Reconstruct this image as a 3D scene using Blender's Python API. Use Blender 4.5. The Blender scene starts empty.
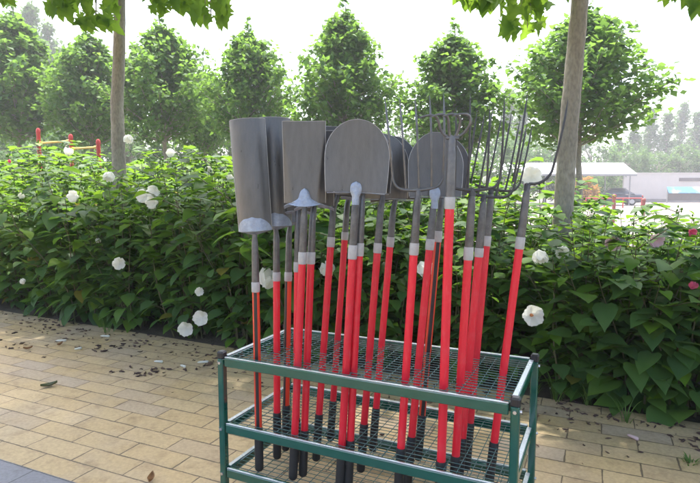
import bpy, math, random
from mathutils import Vector as V, Matrix

random.seed(7)
sc = bpy.context.scene
COL = sc.collection
R = math.radians
PI = math.pi

# ------------------------------------------------------------------ camera
H = 1.317                 # eye height
F = 545.0                 # focal length in photo pixels (700 wide)
PITCH = R(5.4)
cp, sp = math.cos(PITCH), math.sin(PITCH)
CAM = V((0, 0, H))

def ray(px, py):
    a = (px - 350) / F
    b = (py - 241.5) / F
    return V((a, cp - b * sp, -sp - b * cp))

def at(px, py, Y):
    d = ray(px, py)
    return CAM + d * (Y / d.y)

def ground(px, py, z=0.0):
    d = ray(px, py)
    return CAM + d * ((z - H) / d.z)

cam_d = bpy.data.cameras.new('camera')
cam_d.sensor_width = 36
cam_d.lens = F / 700 * 36
cam_d.clip_start = 0.05
cam_d.clip_end = 2000
cam = bpy.data.objects.new('camera', cam_d)
cam.location = CAM
cam.rotation_euler = (PI / 2 - PITCH, 0, 0)
COL.objects.link(cam)
sc.camera = cam

# ------------------------------------------------------------------ materials
def new_mat(name):
    m = bpy.data.materials.new(name)
    m.use_nodes = True
    nt = m.node_tree
    nt.nodes.clear()
    out = nt.nodes.new('ShaderNodeOutputMaterial')
    return m, nt, out

def N(nt, typ, **kw):
    n = nt.nodes.new(typ)
    for k, v in kw.items():
        if k in n.inputs:
            n.inputs[k].default_value = v
        else:
            setattr(n, k, v)
    return n

def rgb(c):
    return (c[0], c[1], c[2], 1.0)

def ramp(nt, fac, stops):
    r = nt.nodes.new('ShaderNodeValToRGB')
    el = r.color_ramp.elements
    while len(el) > 1:
        el.remove(el[-1])
    el[0].position = stops[0][0]
    el[0].color = rgb(stops[0][1])
    for p, c in stops[1:]:
        e = el.new(p)
        e.color = rgb(c)
    nt.links.new(fac, r.inputs[0])
    return r.outputs[0]

def mat_basic(name, c1, c2=None, rough=.5, metal=0.0, scale=20, bump=0.0, bscale=None, spec=.5, detail=6, rough2=None, stretch=None):
    """principled with noise-mixed base colour, roughness variation and bump"""
    m, nt, out = new_mat(name)
    b = N(nt, 'ShaderNodeBsdfPrincipled')
    b.inputs['Roughness'].default_value = rough
    b.inputs['Metallic'].default_value = metal
    b.inputs['Specular IOR Level'].default_value = spec
    tc = N(nt, 'ShaderNodeTexCoord')
    src = tc.outputs['Object']
    if stretch:
        mp = N(nt, 'ShaderNodeMapping')
        mp.inputs['Scale'].default_value = stretch
        nt.links.new(src, mp.inputs['Vector'])
        src = mp.outputs[0]
    nz = N(nt, 'ShaderNodeTexNoise')
    nz.inputs['Scale'].default_value = scale
    nz.inputs['Detail'].default_value = detail
    nz.inputs['Roughness'].default_value = .65
    nt.links.new(src, nz.inputs['Vector'])
    if c2 is None:
        c2 = tuple(x * .85 for x in c1)
    col = ramp(nt, nz.outputs['Fac'], [(.3, c1), (.7, c2)])
    nt.links.new(col, b.inputs['Base Color'])
    if rough2 is not None:
        mr = N(nt, 'ShaderNodeMapRange')
        mr.inputs['From Min'].default_value = .3
        mr.inputs['From Max'].default_value = .7
        mr.inputs['To Min'].default_value = rough
        mr.inputs['To Max'].default_value = rough2
        nt.links.new(nz.outputs['Fac'], mr.inputs['Value'])
        nt.links.new(mr.outputs[0], b.inputs['Roughness'])
    if bump > 0:
        nb = N(nt, 'ShaderNodeTexNoise')
        nb.inputs['Scale'].default_value = bscale or scale * 3
        nb.inputs['Detail'].default_value = 5
        nt.links.new(src, nb.inputs['Vector'])
        bp = N(nt, 'ShaderNodeBump')
        bp.inputs['Strength'].default_value = bump
        bp.inputs['Distance'].default_value = .01
        nt.links.new(nb.outputs['Fac'], bp.inputs['Height'])
        nt.links.new(bp.outputs[0], b.inputs['Normal'])
    nt.links.new(b.outputs[0], out.inputs[0])
    return m

def mat_leaf(name, stops, trans, tfac=.35, rough=.45, spec=.35):
    spec *= .45; rough += .06
    m, nt, out = new_mat(name)
    geo = N(nt, 'ShaderNodeNewGeometry')
    tc = N(nt, 'ShaderNodeTexCoord')
    nz = N(nt, 'ShaderNodeTexNoise')
    nz.inputs['Scale'].default_value = 2.2
    nz.inputs['Detail'].default_value = 2
    nt.links.new(tc.outputs['Object'], nz.inputs['Vector'])
    ma = N(nt, 'ShaderNodeMath', operation='MULTIPLY_ADD')
    ma.inputs[1].default_value = .62
    nt.links.new(geo.outputs['Random Per Island'], ma.inputs[0])
    mb = N(nt, 'ShaderNodeMath', operation='MULTIPLY_ADD')
    mb.inputs[1].default_value = .9
    mb.inputs[2].default_value = -.26
    nt.links.new(nz.outputs['Fac'], mb.inputs[0])
    nt.links.new(mb.outputs[0], ma.inputs[2])
    col = ramp(nt, ma.outputs[0], stops)
    b = N(nt, 'ShaderNodeBsdfPrincipled')
    b.inputs['Roughness'].default_value = rough
    b.inputs['Specular IOR Level'].default_value = spec
    nt.links.new(col, b.inputs['Base Color'])
    t = N(nt, 'ShaderNodeBsdfTranslucent')
    hs = N(nt, 'ShaderNodeMix', data_type='RGBA', blend_type='MIX')
    hs.inputs[0].default_value = .6
    nt.links.new(col, hs.inputs[6])
    hs.inputs[7].default_value = rgb(trans)
    nt.links.new(hs.outputs[2], t.inputs['Color'])
    mx = N(nt, 'ShaderNodeMixShader')
    mx.inputs[0].default_value = tfac
    nt.links.new(b.outputs[0], mx.inputs[1])
    nt.links.new(t.outputs[0], mx.inputs[2])
    nt.links.new(mx.outputs[0], out.inputs[0])
    return m

M = {}
def mat_handle(name, c, dust):
    m, nt, out = new_mat(name)
    b = N(nt, 'ShaderNodeBsdfPrincipled'); b.inputs['Specular IOR Level'].default_value = .5
    tc = N(nt, 'ShaderNodeTexCoord'); oi = N(nt, 'ShaderNodeObjectInfo')
    off = N(nt, 'ShaderNodeVectorMath', operation='ADD')
    sc_ = N(nt, 'ShaderNodeMath', operation='MULTIPLY'); sc_.inputs[1].default_value = 37.0
    nt.links.new(oi.outputs['Random'], sc_.inputs[0]); nt.links.new(tc.outputs['Object'], off.inputs[0]); nt.links.new(sc_.outputs[0], off.inputs[1])
    mp = N(nt, 'ShaderNodeMapping'); mp.inputs['Scale'].default_value = (1, 1, .12); nt.links.new(off.outputs[0], mp.inputs[0])
    n1 = N(nt, 'ShaderNodeTexNoise'); n1.inputs['Scale'].default_value = 130; n1.inputs['Detail'].default_value = 6; nt.links.new(mp.outputs[0], n1.inputs['Vector'])
    n2 = N(nt, 'ShaderNodeTexNoise'); n2.inputs['Scale'].default_value = 14; n2.inputs['Detail'].default_value = 7; n2.inputs['Roughness'].default_value = .7; nt.links.new(off.outputs[0], n2.inputs['Vector'])
    hs = N(nt, 'ShaderNodeHueSaturation'); hs.inputs['Color'].default_value = rgb(c)
    mr = N(nt, 'ShaderNodeMapRange'); mr.inputs['To Min'].default_value = .86; mr.inputs['To Max'].default_value = 1.08
    nt.links.new(oi.outputs['Random'], mr.inputs['Value']); nt.links.new(mr.outputs[0], hs.inputs['Value'])
    f1 = ramp(nt, n1.outputs['Fac'], [(.60, (0, 0, 0)), (.74, (.30, .30, .30))])
    f2 = ramp(nt, n2.outputs['Fac'], [(.52, (0, 0, 0)), (.75, (.22, .22, .22))])
    ad = N(nt, 'ShaderNodeMix', data_type='RGBA', blend_type='ADD'); ad.inputs[0].default_value = 1
    nt.links.new(f1, ad.inputs[6]); nt.links.new(f2, ad.inputs[7])
    mx = N(nt, 'ShaderNodeMix', data_type='RGBA', blend_type='MIX'); mx.inputs[7].default_value = rgb(dust)
    nt.links.new(ad.outputs[2], mx.inputs[0]); nt.links.new(hs.outputs[0], mx.inputs[6]); nt.links.new(mx.outputs[2], b.inputs['Base Color'])
    r_ = N(nt, 'ShaderNodeMapRange'); r_.inputs['To Min'].default_value = .24; r_.inputs['To Max'].default_value = .62
    nt.links.new(n2.outputs['Fac'], r_.inputs['Value']); nt.links.new(r_.outputs[0], b.inputs['Roughness'])
    bp = N(nt, 'ShaderNodeBump'); bp.inputs['Strength'].default_value = .12; bp.inputs['Distance'].default_value = .003
    nt.links.new(n1.outputs['Fac'], bp.inputs['Height']); nt.links.new(bp.outputs[0], b.inputs['Normal'])
    nt.links.new(b.outputs[0], out.inputs[0])
    return m
M['red'] = mat_handle('red_fibreglass', (.68, .009, .028), (.62, .16, .15))
M['orange'] = mat_basic('orange_red_fibreglass', (.72, .06, .02), (.64, .045, .02), rough=.38, scale=9)
M['black'] = mat_basic('black_rubber', (.012, .012, .013), (.02, .02, .02), rough=.55, scale=40, bump=.15, bscale=160)
M['stripe'] = mat_basic('black_stripe', (.013, .01, .012), (.02, .015, .018), rough=.4, scale=30)
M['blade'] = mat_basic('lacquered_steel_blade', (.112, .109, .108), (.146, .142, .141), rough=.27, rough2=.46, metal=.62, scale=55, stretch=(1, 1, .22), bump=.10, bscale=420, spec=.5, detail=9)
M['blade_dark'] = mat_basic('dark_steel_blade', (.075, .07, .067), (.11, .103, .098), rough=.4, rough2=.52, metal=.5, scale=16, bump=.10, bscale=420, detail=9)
M['socket'] = mat_basic('steel_socket', (.085, .083, .083), (.17, .165, .162), rough=.34, rough2=.5, metal=.7, scale=26, bump=.12, bscale=120)
M['edge'] = mat_basic('ground_edge_highlight', (.42, .41, .40), (.30, .29, .285), rough=.32, rough2=.45, metal=.7, scale=30)  # ground cutting edge, kept bright to paint an outline highlight round the blade
M['weld'] = mat_basic('silver_painted_weld', (.33, .38, .46), (.23, .265, .33), rough=.34, rough2=.5, metal=.5, scale=50, bump=.25, bscale=110)
M['tine'] = mat_basic('dark_steel_tine', (.045, .044, .045), (.085, .083, .083), rough=.42, rough2=.55, metal=.5, scale=30, bump=.1)
M['fork_bright'] = mat_basic('bright_steel_tine', (.17, .168, .168), (.12, .12, .122), rough=.38, rough2=.52, metal=.6, scale=30, bump=.1)
M['collar'] = mat_basic('pale_plastic_collar', (.42, .405, .39), (.34, .33, .32), rough=.45, scale=60)
M['green'] = mat_basic('dark_green_enamel', (.003, .070, .045), (.005, .085, .056), rough=.07, rough2=.16, scale=12, spec=1.0, bump=.04, bscale=30)
M['sheen'] = mat_basic('painted_sky_sheen', (.62, .66, .66), (.52, .57, .57), rough=.18, rough2=.32, metal=.35, scale=14, spec=.8)  # sky reflection on the rack bars, put into a pale colour
M['wire'] = mat_basic('green_coated_wire', (.045, .115, .10), (.07, .15, .135), rough=.25, scale=30, spec=.7)
M['cap'] = mat_basic('black_plastic_cap', (.015, .014, .016), (.022, .02, .022), rough=.32, scale=60)
M['bolt'] = mat_basic('zinc_bolt', (.75, .76, .78), (.6, .6, .62), rough=.22, metal=.9, scale=80)
M['petal'] = None
M['stem'] = mat_basic('green_brown_stem', (.085, .10, .035), (.11, .085, .045), rough=.6, scale=30)
M['twig'] = mat_basic('grey_brown_twig', (.12, .10, .075), (.08, .07, .05), rough=.75, scale=30, bump=.4)
M['soil'] = mat_basic('garden_soil', (.055, .042, .03), (.10, .08, .055), rough=.95, scale=9, bump=.8, bscale=40)
M['grassy'] = mat_basic('rough_grass_ground', (.075, .095, .03), (.13, .12, .06), rough=.95, scale=1.2, bump=.7, bscale=14)
M['concrete'] = mat_basic('pale_plaza_concrete', (.205, .178, .160), (.165, .146, .132), rough=.85, scale=.6, bump=.15, bscale=20)
M['wallwhite'] = mat_basic('off_white_plaster', (.56, .50, .46), (.50, .45, .41), rough=.85, scale=.7, bump=.1)
M['wallbase'] = mat_basic('grey_plinth', (.20, .18, .18), (.26, .24, .23), rough=.85, scale=1.5)
M['roofwhite'] = mat_basic('white_roof_sheet', (.78, .80, .84), (.70, .73, .78), rough=.35, scale=.8)
M['steelpost'] = mat_basic('grey_painted_post', (.25, .24, .24), (.3, .29, .28), rough=.5, scale=10)
M['carpaint'] = mat_basic('dark_car_paint', (.018, .022, .038), (.024, .028, .045), rough=.14, scale=3, spec=.7)
M['glass'] = mat_basic('car_glass', (.03, .035, .045), (.04, .045, .055), rough=.06, scale=3, spec=.8)
M['tyre'] = mat_basic('tyre_rubber', (.015, .015, .016), (.025, .025, .025), rough=.8, scale=30)
M['rim'] = mat_basic('alloy_rim', (.5, .5, .52), (.42, .42, .44), rough=.3, metal=.8, scale=10)
M['taillight'] = mat_basic('red_lamp_plastic', (.5, .02, .02), (.4, .015, .015), rough=.2, scale=10)
M['barred'] = mat_basic('red_painted_steel', (.50, .035, .025), (.42, .03, .025), rough=.45, scale=14, bump=.1)
M['bollard'] = mat_basic('faded_brown_red_paint', (.30, .07, .05), (.22, .05, .04), rough=.6, scale=14)
M['baryellow'] = mat_basic('yellow_painted_steel', (.72, .50, .12), (.64, .42, .08), rough=.45, scale=14)
M['darkslot_shade'] = mat_basic('dark_slot_and_shade', (.10, .08, .08), (.13, .10, .10), rough=.7, scale=5)  # wall slot, and the painted shade below the stand top

def mat_petal():
    m, nt, out = new_mat('white_petal')
    b = N(nt, 'ShaderNodeBsdfPrincipled')
    b.inputs['Roughness'].default_value = .6
    tc = N(nt, 'ShaderNodeTexCoord')
    nz = N(nt, 'ShaderNodeTexNoise'); nz.inputs['Scale'].default_value = 30
    nt.links.new(tc.outputs['Object'], nz.inputs['Vector'])
    c = ramp(nt, nz.outputs['Fac'], [(.3, (.88, .87, .83)), (.7, (.82, .82, .75))])
    nt.links.new(c, b.inputs['Base Color'])
    t = N(nt, 'ShaderNodeBsdfTranslucent'); t.inputs['Color'].default_value = (.9, .9, .82, 1)
    mx = N(nt, 'ShaderNodeMixShader'); mx.inputs[0].default_value = .5
    nt.links.new(b.outputs[0], mx.inputs[1]); nt.links.new(t.outputs[0], mx.inputs[2])
    nt.links.new(mx.outputs[0], out.inputs[0])
    return m
M['petal'] = mat_petal()
M['petalpink'] = mat_leaf('pink_petal', [(.2, (.62, .10, .20)), (.8, (.72, .20, .30))], (.75, .2, .3), .35)
M['petalpale'] = mat_leaf('pale_pink_petal', [(.2, (.70, .50, .52)), (.8, (.74, .60, .60))], (.75, .55, .55), .35)
M['eye'] = mat_basic('flower_eye', (.45, .10, .05), (.55, .30, .08), rough=.7, scale=80)
M['hib'] = mat_leaf('hibiscus_leaf', [(.12, (.046, .102, .042)), (.45, (.064, .138, .044)), (.75, (.088, .175, .038)), (.97, (.135, .225, .034))], (.27, .50, .03), .43, .42, .4)
M['hibbright'] = mat_leaf('young_hibiscus_leaf', [(.12, (.05, .12, .022)), (.5, (.085, .18, .022)), (.95, (.15, .26, .028))], (.32, .54, .03), .40, .45, .35)
M['hibold'] = mat_leaf('yellowing_hibiscus_leaf', [(.12, (.16, .17, .03)), (.5, (.25, .22, .04)), (.95, (.22, .12, .05))], (.5, .42, .06), .35, .5, .3)
M['plane'] = mat_leaf('plane_tree_leaf', [(.12, (.04, .095, .025)), (.5, (.065, .14, .028)), (.95, (.12, .21, .03))], (.36, .58, .04), .56, .5, .3)
M['planefar'] = mat_leaf('row_tree_leaf', [(.10, (.044, .108, .040)), (.5, (.068, .150, .040)), (.95, (.13, .235, .044))], (.29, .52, .06), .44, .5, .3)
M['wood'] = mat_leaf('far_wood_leaf', [(.12, (.040, .090, .036)), (.5, (.06, .125, .042)), (.95, (.10, .17, .05))], (.2, .36, .06), .36, .6, .2)
M['orangeleaf'] = mat_leaf('autumn_leaf', [(.12, (.22, .16, .03)), (.5, (.36, .20, .04)), (.95, (.42, .14, .05))], (.5, .3, .06), .3, .6, .2)
M['grass'] = mat_leaf('grass_blade', [(.12, (.06, .12, .03)), (.5, (.09, .17, .04)), (.95, (.15, .22, .06))], (.3, .45, .08), .35, .5, .3)
M['litter'] = mat_leaf('dry_litter', [(.12, (.05, .034, .034)), (.5, (.095, .066, .058)), (.95, (.22, .15, .10))], (.1, .06, .05), .08, .8, .2)
M['dryleaf'] = mat_basic('brown_dry_leaf', (.30, .15, .05), (.20, .10, .04), rough=.7, scale=60)
M['greenleaf'] = mat_basic('dull_green_leaf', (.10, .11, .035), (.06, .07, .03), rough=.6, scale=60)

def mat_bark():
    m, nt, out = new_mat('plane_bark')
    b = N(nt, 'ShaderNodeBsdfPrincipled'); b.inputs['Roughness'].default_value = .8
    tc = N(nt, 'ShaderNodeTexCoord')
    mp = N(nt, 'ShaderNodeMapping'); mp.inputs['Scale'].default_value = (1, 1, .45)
    nt.links.new(tc.outputs['Object'], mp.inputs[0])
    n1 = N(nt, 'ShaderNodeTexNoise'); n1.inputs['Scale'].default_value = 9; n1.inputs['Detail'].default_value = 6
    n2 = N(nt, 'ShaderNodeTexNoise'); n2.inputs['Scale'].default_value = 60; n2.inputs['Detail'].default_value = 4
    nt.links.new(mp.outputs[0], n1.inputs['Vector']); nt.links.new(mp.outputs[0], n2.inputs['Vector'])
    c1 = ramp(nt, n1.outputs['Fac'], [(.30, (.24, .205, .165)), (.5, (.285, .25, .20)), (.66, (.33, .295, .24)), (.76, (.22, .18, .14))])
    c2 = ramp(nt, n2.outputs['Fac'], [(.35, (.72, .72, .72)), (.6, (1, 1, 1))])
    mx = N(nt, 'ShaderNodeMix', data_type='RGBA', blend_type='MULTIPLY'); mx.inputs[0].default_value = 1
    nt.links.new(c1, mx.inputs[6]); nt.links.new(c2, mx.inputs[7])
    nt.links.new(mx.outputs[2], b.inputs['Base Color'])
    bp = N(nt, 'ShaderNodeBump'); bp.inputs['Strength'].default_value = .45; bp.inputs['Distance'].default_value = .012
    nt.links.new(n2.outputs['Fac'], bp.inputs['Height']); nt.links.new(bp.outputs[0], b.inputs['Normal'])
    nt.links.new(b.outputs[0], out.inputs[0])
    return m
M['bark'] = mat_bark()

TILE_ANG = -24.3
TILE_L, TILE_W = .335, .138

def mat_pavers(name, ca, cb, cgrey, mortar, loc):
    m, nt, out = new_mat(name)
    b = N(nt, 'ShaderNodeBsdfPrincipled')
    tc = N(nt, 'ShaderNodeTexCoord')
    mp = N(nt, 'ShaderNodeMapping'); mp.vector_type = 'TEXTURE'
    mp.inputs['Location'].default_value = loc
    mp.inputs['Rotation'].default_value = (0, 0, R(TILE_ANG))
    nt.links.new(tc.outputs['Object'], mp.inputs[0])
    # slight waviness of the joints
    wn = N(nt, 'ShaderNodeTexNoise'); wn.inputs['Scale'].default_value = 14; wn.inputs['Detail'].default_value = 3
    nt.links.new(mp.outputs[0], wn.inputs['Vector'])
    vm = N(nt, 'ShaderNodeVectorMath', operation='MULTIPLY_ADD')
    vm.inputs[1].default_value = (.007, .007, 0); 
    wf = N(nt, 'ShaderNodeTexNoise'); wf.inputs['Scale'].default_value = 75; wf.inputs['Detail'].default_value = 3
    nt.links.new(mp.outputs[0], wf.inputs['Vector'])
    vf = N(nt, 'ShaderNodeVectorMath', operation='MULTIPLY_ADD'); vf.inputs[1].default_value = (.0045, .0045, 0)
    nt.links.new(wf.outputs['Color'], vf.inputs[0]); nt.links.new(mp.outputs[0], vf.inputs[2])
    nt.links.new(wn.outputs['Color'], vm.inputs[0]); nt.links.new(vf.outputs[0], vm.inputs[2])
    br = N(nt, 'ShaderNodeTexBrick')
    br.offset = .5; br.offset_frequency = 2; br.squash = 1
    br.inputs['Scale'].default_value = 1
    mw_ = N(nt, 'ShaderNodeMapRange'); mw_.inputs['From Min'].default_value = .3; mw_.inputs['From Max'].default_value = .72; mw_.inputs['To Min'].default_value = .0014; mw_.inputs['To Max'].default_value = .0066
    jn = N(nt, 'ShaderNodeTexNoise'); jn.inputs['Scale'].default_value = 5; jn.inputs['Detail'].default_value = 5; jn.inputs['Roughness'].default_value = .7
    nt.links.new(tc.outputs['Object'], jn.inputs['Vector']); nt.links.new(jn.outputs['Fac'], mw_.inputs['Value']); nt.links.new(mw_.outputs[0], br.inputs['Mortar Size'])
    br.inputs['Mortar Smooth'].default_value = .35
    br.inputs['Brick Width'].default_value = TILE_L
    br.inputs['Row Height'].default_value = TILE_W
    br.inputs['Color1'].default_value = (0, 0, 0, 1); br.inputs['Color2'].default_value = (1, 1, 1, 1)
    br.inputs['Mortar'].default_value = (.5, .5, .5, 1)
    nt.links.new(vm.outputs[0], br.inputs['Vector'])
    big = N(nt, 'ShaderNodeTexNoise'); big.inputs['Scale'].default_value = 1.7; big.inputs['Detail'].default_value = 4
    nt.links.new(tc.outputs['Object'], big.inputs['Vector'])
    fine = N(nt, 'ShaderNodeTexNoise'); fine.inputs['Scale'].default_value = 60; fine.inputs['Detail'].default_value = 6; fine.inputs['Roughness'].default_value = .7
    nt.links.new(tc.outputs['Object'], fine.inputs['Vector'])
    tilec = ramp(nt, br.outputs['Color'], [(0, ca), (.45, cb), (.8, ca), (1, cgrey)])
    # greyish dirt patches, own shape
    mr = N(nt, 'ShaderNodeMapRange'); mr.inputs['From Min'].default_value = .48; mr.inputs['From Max'].default_value = .75
    mr.inputs['To Max'].default_value = .75
    nt.links.new(big.outputs['Fac'], mr.inputs['Value'])
    m1 = N(nt, 'ShaderNodeMix', data_type='RGBA', blend_type='MIX')
    nt.links.new(mr.outputs[0], m1.inputs[0]); nt.links.new(tilec, m1.inputs[6]); m1.inputs[7].default_value = rgb(cgrey)
    fr = ramp(nt, fine.outputs['Fac'], [(.3, (.78, .78, .78)), (.62, (1.04, 1.04, 1.04))])
    m2 = N(nt, 'ShaderNodeMix', data_type='RGBA', blend_type='MULTIPLY'); m2.inputs[0].default_value = 1
    nt.links.new(m1.outputs[2], m2.inputs[6]); nt.links.new(fr, m2.inputs[7])
    # scattered stain spots
    st = N(nt, 'ShaderNodeTexNoise'); st.inputs['Scale'].default_value = 7; st.inputs['Detail'].default_value = 8; st.inputs['Roughness'].default_value = .75
    nt.links.new(tc.outputs['Object'], st.inputs['Vector'])
    sr = ramp(nt, st.outputs['Fac'], [(.52, (1, 1, 1)), (.62, (.84, .82, .81)), (.72, (.66, .63, .62))])
    m25 = N(nt, 'ShaderNodeMix', data_type='RGBA', blend_type='MULTIPLY'); m25.inputs[0].default_value = 1
    nt.links.new(m2.outputs[2], m25.inputs[6]); nt.links.new(sr, m25.inputs[7])
    m3 = N(nt, 'ShaderNodeMix', data_type='RGBA', blend_type='MIX')
    nt.links.new(br.outputs['Fac'], m3.inputs[0]); nt.links.new(m25.outputs[2], m3.inputs[6]); m3.inputs[7].default_value = rgb(mortar)
    nt.links.new(m3.outputs[2], b.inputs['Base Color'])
    b.inputs['Roughness'].default_value = .72
    inv = N(nt, 'ShaderNodeMath', operation='MULTIPLY_ADD'); inv.inputs[1].default_value = -1.0
    nt.links.new(br.outputs['Fac'], inv.inputs[0])
    sc2 = N(nt, 'ShaderNodeMath', operation='MULTIPLY'); sc2.inputs[1].default_value = .22
    nt.links.new(fine.outputs['Fac'], sc2.inputs[0])
    sc3 = N(nt, 'ShaderNodeMath', operation='MULTIPLY_ADD'); sc3.inputs[1].default_value = .25
    nt.links.new(br.outputs['Color'], sc3.inputs[0]); nt.links.new(sc2.outputs[0], sc3.inputs[2])
    nt.links.new(sc3.outputs[0], inv.inputs[2])
    bp = N(nt, 'ShaderNodeBump'); bp.inputs['Strength'].default_value = .8; bp.inputs['Distance'].default_value = .005
    nt.links.new(inv.outputs[0], bp.inputs['Height']); nt.links.new(bp.outputs[0], b.inputs['Normal'])
    nt.links.new(b.outputs[0], out.inputs[0])
    return m

# ------------------------------------------------------------------ mesh helpers
class MB:
    def __init__(s):
        s.v = []; s.f = []; s.sm = []; s.mi = []
        s.cur = 0
    def add(s, verts, faces, smooth=True):
        o = len(s.v)
        s.v.extend([tuple(p) for p in verts])
        for f in faces:
            s.f.append(tuple(i + o for i in f)); s.sm.append(smooth); s.mi.append(s.cur)
    def tube(s, pts, rad, n=12, caps=True, smooth=True, flat=None):
        pts = [V(p) for p in pts]
        if not hasattr(rad, '__len__'):
            rad = [rad] * len(pts)
        rings = []
        t0 = (pts[1] - pts[0]).normalized()
        ref = V((0, 0, 1)) if abs(t0.z) < .9 else V((1, 0, 0))
        a = t0.cross(ref).normalized()
        verts = []
        for i, p in enumerate(pts):
            if i == 0: t = pts[1] - pts[0]
            elif i == len(pts) - 1: t = pts[-1] - pts[-2]
            else: t = (pts[i + 1] - pts[i]).normalized() + (pts[i] - pts[i - 1]).normalized()
            if t.length < 1e-9: t = t0
            t = t.normalized()
            a = (a - t * a.dot(t))
            a = a.normalized() if a.length > 1e-6 else t.orthogonal().normalized()
            b = t.cross(a)
            for k in range(n):
                th = 2 * PI * k / n
                verts.append(p + (a * math.cos(th) + b * math.sin(th)) * rad[i])
        faces = []
        for i in range(len(pts) - 1):
            for k in range(n):
                k2 = (k + 1) % n
                faces.append((i * n + k, i * n + k2, (i + 1) * n + k2, (i + 1) * n + k))
        s.add(verts, faces, smooth)
        if caps:
            o = (len(pts) - 1) * n
            s.add([verts[k] for k in range(n)], [tuple(range(n - 1, -1, -1))], False)
            s.add([verts[o + k] for k in range(n)], [tuple(range(n))], False)
    def box(s, c, ax, ay, az, smooth=False, bev=0.0):
        """box at centre c with half-vectors ax, ay, az (bevelled along edges if bev)"""
        c = V(c); ax, ay, az = V(ax), V(ay), V(az)
        if bev <= 0:
            vs = [c + ax * i + ay * j + az * k for k in (-1, 1) for j in (-1, 1) for i in (-1, 1)]
            s.add(vs, [(0, 2, 3, 1), (4, 5, 7, 6), (0, 1, 5, 4), (2, 6, 7, 3), (0, 4, 6, 2), (1, 3, 7, 5)], smooth)
            return
        lx, ly, lz = ax.length, ay.length, az.length
        fx, fy, fz = 1 - bev / lx, 1 - bev / ly, 1 - bev / lz
        vs = []; idx = {}
        for i in (-1, 1):
            for j in (-1, 1):
                for k in (-1, 1):
                    idx[(i, j, k, 0)] = len(vs); vs.append(c + ax * i + ay * j * fy + az * k * fz)
                    idx[(i, j, k, 1)] = len(vs); vs.append(c + ax * i * fx + ay * j + az * k * fz)
                    idx[(i, j, k, 2)] = len(vs); vs.append(c + ax * i * fx + ay * j * fy + az * k)
        fs = []
        for i in (-1, 1):
            fs.append([idx[(i, j, k, 0)] for j, k in ((-1, -1), (1, -1), (1, 1), (-1, 1))])
            fs.append([idx[(j, i, k, 1)] for j, k in ((-1, -1), (1, -1), (1, 1), (-1, 1))])
            fs.append([idx[(j, k, i, 2)] for j, k in ((-1, -1), (1, -1), (1, 1), (-1, 1))])
        for a in (-1, 1):
            for b in (-1, 1):
                fs.append([idx[(a, b, -1, 0)], idx[(a, b, 1, 0)], idx[(a, b, 1, 1)], idx[(a, b, -1, 1)]])
                fs.append([idx[(a, -1, b, 0)], idx[(a, 1, b, 0)], idx[(a, 1, b, 2)], idx[(a, -1, b, 2)]])
                fs.append([idx[(-1, a, b, 1)], idx[(1, a, b, 1)], idx[(1, a, b, 2)], idx[(-1, a, b, 2)]])
                for k in (-1, 1):
                    fs.append([idx[(a, b, k, 0)], idx[(a, b, k, 1)], idx[(a, b, k, 2)]])
        s.add(vs, [tuple(f) for f in fs], smooth)
    def sheet(s, fn, nu, nv, thick=0.0, nrm=None, smooth=True):
        """grid fn(u in -1..1, v in 0..1) -> point; solid with thickness along nrm"""
        front = [V(fn(-1 + 2 * i / nu, j / nv)) for j in range(nv + 1) for i in range(nu + 1)]
        W = nu + 1
        ff = [(j * W + i, j * W + i + 1, (j + 1) * W + i + 1, (j + 1) * W + i) for j in range(nv) for i in range(nu)]
        s.add(front, ff, smooth)
        if thick:
            back = [p - V(nrm) * thick for p in front]
            s.add(back, [tuple(reversed(f)) for f in ff], smooth)
            rim = [j * W for j in range(nv + 1)]
            loops = [[i for i in range(W)], [nv * W + i for i in range(W)], [j * W for j in range(nv + 1)], [j * W + nu for j in range(nv + 1)]]
            for lp in loops:
                vs = [front[i] for i in lp] + [back[i] for i in lp]
                n = len(lp)
                s.add(vs, [(i, i + 1, n + i + 1, n + i) for i in range(n - 1)], False)
    def build(s, name, mat, parent=None, loc=None):
        me = bpy.data.meshes.new(name)
        me.from_pydata(s.v, [], s.f)
        mats = mat if isinstance(mat, (list, tuple)) else [mat]
        for m in mats: me.materials.append(m)
        me.polygons.foreach_set('use_smooth', s.sm)
        if len(mats) > 1:
            me.polygons.foreach_set('material_index', s.mi)
        me.update()
        o = bpy.data.objects.new(name, me)
        COL.objects.link(o)
        if parent is not None: o.parent = parent
        if loc is not None: o.location = loc
        return o

def tag(o, label=None, cat=None, group=None, kind=None):
    if label: o['label'] = label
    if cat: o['category'] = cat
    if group: o['group'] = group
    if kind: o['kind'] = kind
    return o

def empty(name, loc, label, cat, group=None, rz=0):
    o = bpy.data.objects.new(name, None)
    o.empty_display_size = .1
    o.location = loc
    o.rotation_euler = (0, 0, rz)
    COL.objects.link(o)
    return tag(o, label, cat, group)

def copy_tree(o, parent=None):
    c = o.copy(); COL.objects.link(c)
    if parent is not None: c.parent = parent
    for ch in list(o.children): copy_tree(ch, c)
    return c

def structure(name, mb, mat):
    o = mb.build(name, mat); o['kind'] = 'structure'; return o

def quad_sheet(pts, z):
    m = MB(); m.add([V((p[0], p[1], z)) for p in pts], [tuple(range(len(pts)))], False); return m

# ------------------------------------------------------------------ ground
def dirv(deg): return V((math.cos(R(deg)), math.sin(R(deg)), 0))
HA = -26.5                         # direction of the hedge line
hu = dirv(HA); hv = dirv(HA + 90)
e1, e2 = ground(222, 357), ground(531, 400)
EDGE0 = (e1 + e2) / 2              # a point on the pavement edge under the leaves
def hedge(s, off, z=0.0):          # s metres along the hedge, off metres behind the pavement edge
    p = EDGE0 + hu * s + hv * off
    return V((p.x, p.y, z))

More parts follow.
